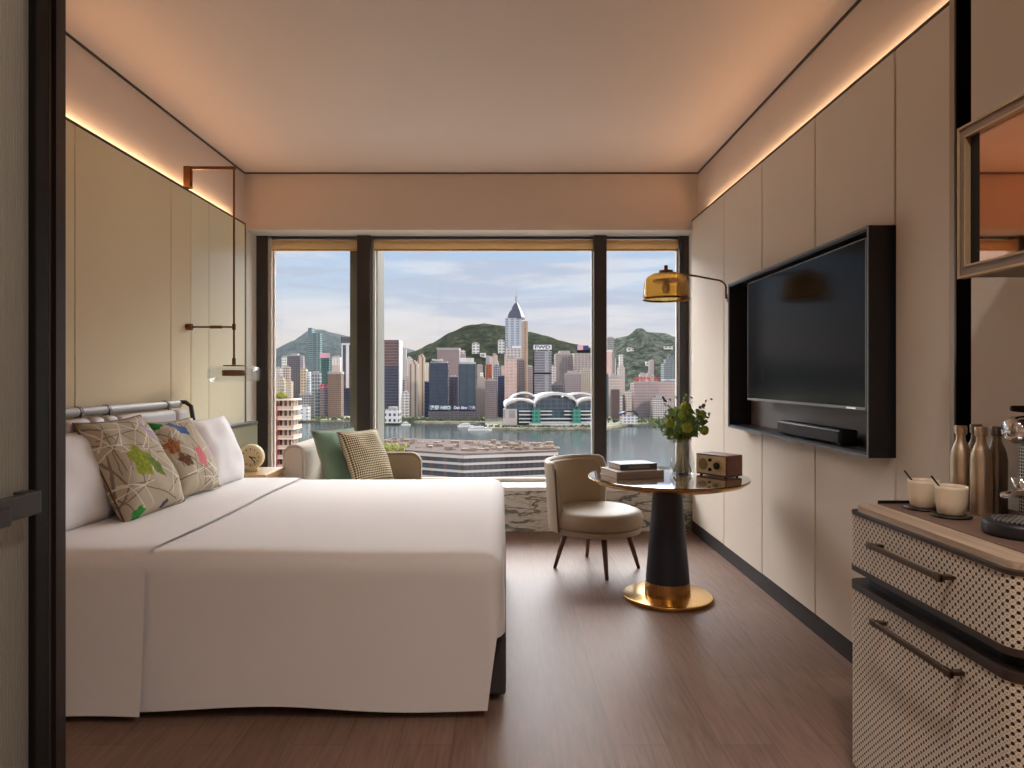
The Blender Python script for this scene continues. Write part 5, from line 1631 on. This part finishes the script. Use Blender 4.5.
for k in range(60):
    s = bmesh.new(); r_ = rk.uniform(0.5, 1.1); bmesh.ops.create_icosphere(s, subdivisions=1, radius=r_)
    join(gb_, s, Matrix.Translation((rk.uniform(x0, x1 - 3), D + rk.uniform(0.5, 6), zr + r_ * 0.8 + rk.uniform(0, 1.0))))
put(gb_, 'roof_garden', plain('roof_garden_leaves', srgb(150, 146, 60), 0.95, var=0.3, nscale=0.4), o)['kind'] = 'stuff'

tt = bmesh.new()
for k in range(90):
    s = bmesh.new(); r_ = rk.uniform(0.6, 1.6); bmesh.ops.create_icosphere(s, subdivisions=1, radius=r_)
    join(tt, s, Matrix.Translation((wx(rk.uniform(376, 405), 280), 280 + rk.uniform(-3, 3), wz(rk.uniform(444.5, 462), 280) - 0.3)))
o = thing('garden_tree', 'yellow-green tree behind the loveseat back outside the window', 'tree')
put(tt, 'crown', plain('tree_leaves', srgb(150, 150, 74), 0.95, var=0.3, nscale=0.4), o)
put(tube([(wx(392, 280), 280, SEA), (wx(392, 280), 280, wz(458, 280))], [0.9, 0.5], 10), 'trunk', M['wood_leg'], o)
struct(box(-260, 260, 200, 410, SEA - 1, SEA + 0.6), 'quay', M['ground'])

# ------------------------------------------------------------------ light
def area(name, loc, size, size_y, power, col, rot=(0, 0, 0), spread=None, shape='RECTANGLE'):
    l = bpy.data.lights.new(name, 'AREA')
    l.shape = shape; l.size = size
    if shape == 'RECTANGLE': l.size_y = size_y
    l.energy = power; l.color = col
    if spread: l.spread = spread
    o = bpy.data.objects.new(name, l)
    o.location = loc; o.rotation_euler = rot
    COL.objects.link(o)
    return o
WARM = (1.0, 0.67, 0.40)
UP = (PI, 0, 0)
area('cove_light_left', (PXL - 0.028, 3.62, PTL - 0.012), 0.02, 3.9, 11, WARM, (0, -PI / 2, PI))
area('cove_light_right', (PXR + 0.028, 4.03, PTR - 0.012), 0.02, 3.1, 10.5, WARM, (0, -PI / 2, 0))
FILL = (1.0, 0.93, 0.87)
for i, (x, y_) in enumerate(((0.6, 0.8), (0.6, -1.0))):
    area('room_fill', (x, y_, H - 0.005), 0.12, 0.12, 15, FILL, (0, 0, 0), 2.2, 'DISK')  # unseen fill lamp, added to brighten the cabinet and the bed's near side
area('bathroom_light', (-1.6, 0.5, H - 0.005), 0.3, 0.3, 34, (1, 0.93, 0.84), (0, 0, 0), None, 'DISK')
sun = bpy.data.lights.new('sun', 'SUN'); sun.energy = 1.15; sun.angle = 0.15; sun.color = (1.0, 0.86, 0.74)
so = bpy.data.objects.new('sun', sun); COL.objects.link(so)
so.rotation_euler = Vector((-0.55, 0.72, -0.42)).to_track_quat('-Z', 'Y').to_euler()

w = bpy.data.worlds.new('sky'); SC.world = w
w.use_nodes = True
nt = NT(w)
bg = nt.n['Background']
dirv = nt.coord('Generated')
x = nt.xyz(dirv)
base = nt.ramp(nt.math('ADD', x[2], 0.0), [(0.0, srgb(226, 214, 210)), (0.05, srgb(222, 214, 212)), (0.085, srgb(220, 217, 219)), (0.13, srgb(190, 206, 226)), (0.2, srgb(172, 196, 226)), (1.0, srgb(150, 180, 220))])
cl = nt.noise(nt.mapping(dirv, (2.2, 2.2, 15.0)), 2.1, 6, 0.55, 0.3)
cmask = nt.math('MULTIPLY', nt.smooth(cl, 0.46, 0.62), nt.smooth(x[2], 0.03, 0.1))
col = nt.mix(nt.math('MULTIPLY', cmask, 0.75), base, srgb(186, 193, 212))
cl2 = nt.noise(nt.mapping(dirv, (1.7, 1.7, 11.0), loc=(3, 1, 2)), 2.4, 6, 0.55, 0.3)
col = nt.mix(nt.math('MULTIPLY', nt.smooth(cl2, 0.52, 0.66), 0.55), col, srgb(228, 226, 230))
# bright band of sky added above the view to light the room through the window
up = nt.math('MULTIPLY', nt.smooth(x[2], 0.20, 0.34), nt.math('MULTIPLY', nt.smooth(x[1], 0.1, 0.55), nt.math('SUBTRACT', 1.0, nt.smooth(x[2], 0.6, 0.75))))
strength = nt.math('ADD', 0.82, nt.math('MULTIPLY', up, 11.2))
col = nt.mix(up, col, (1.0, 0.985, 0.985, 1))
nt.put(bg.inputs[0], col)
nt.put(bg.inputs[1], strength)
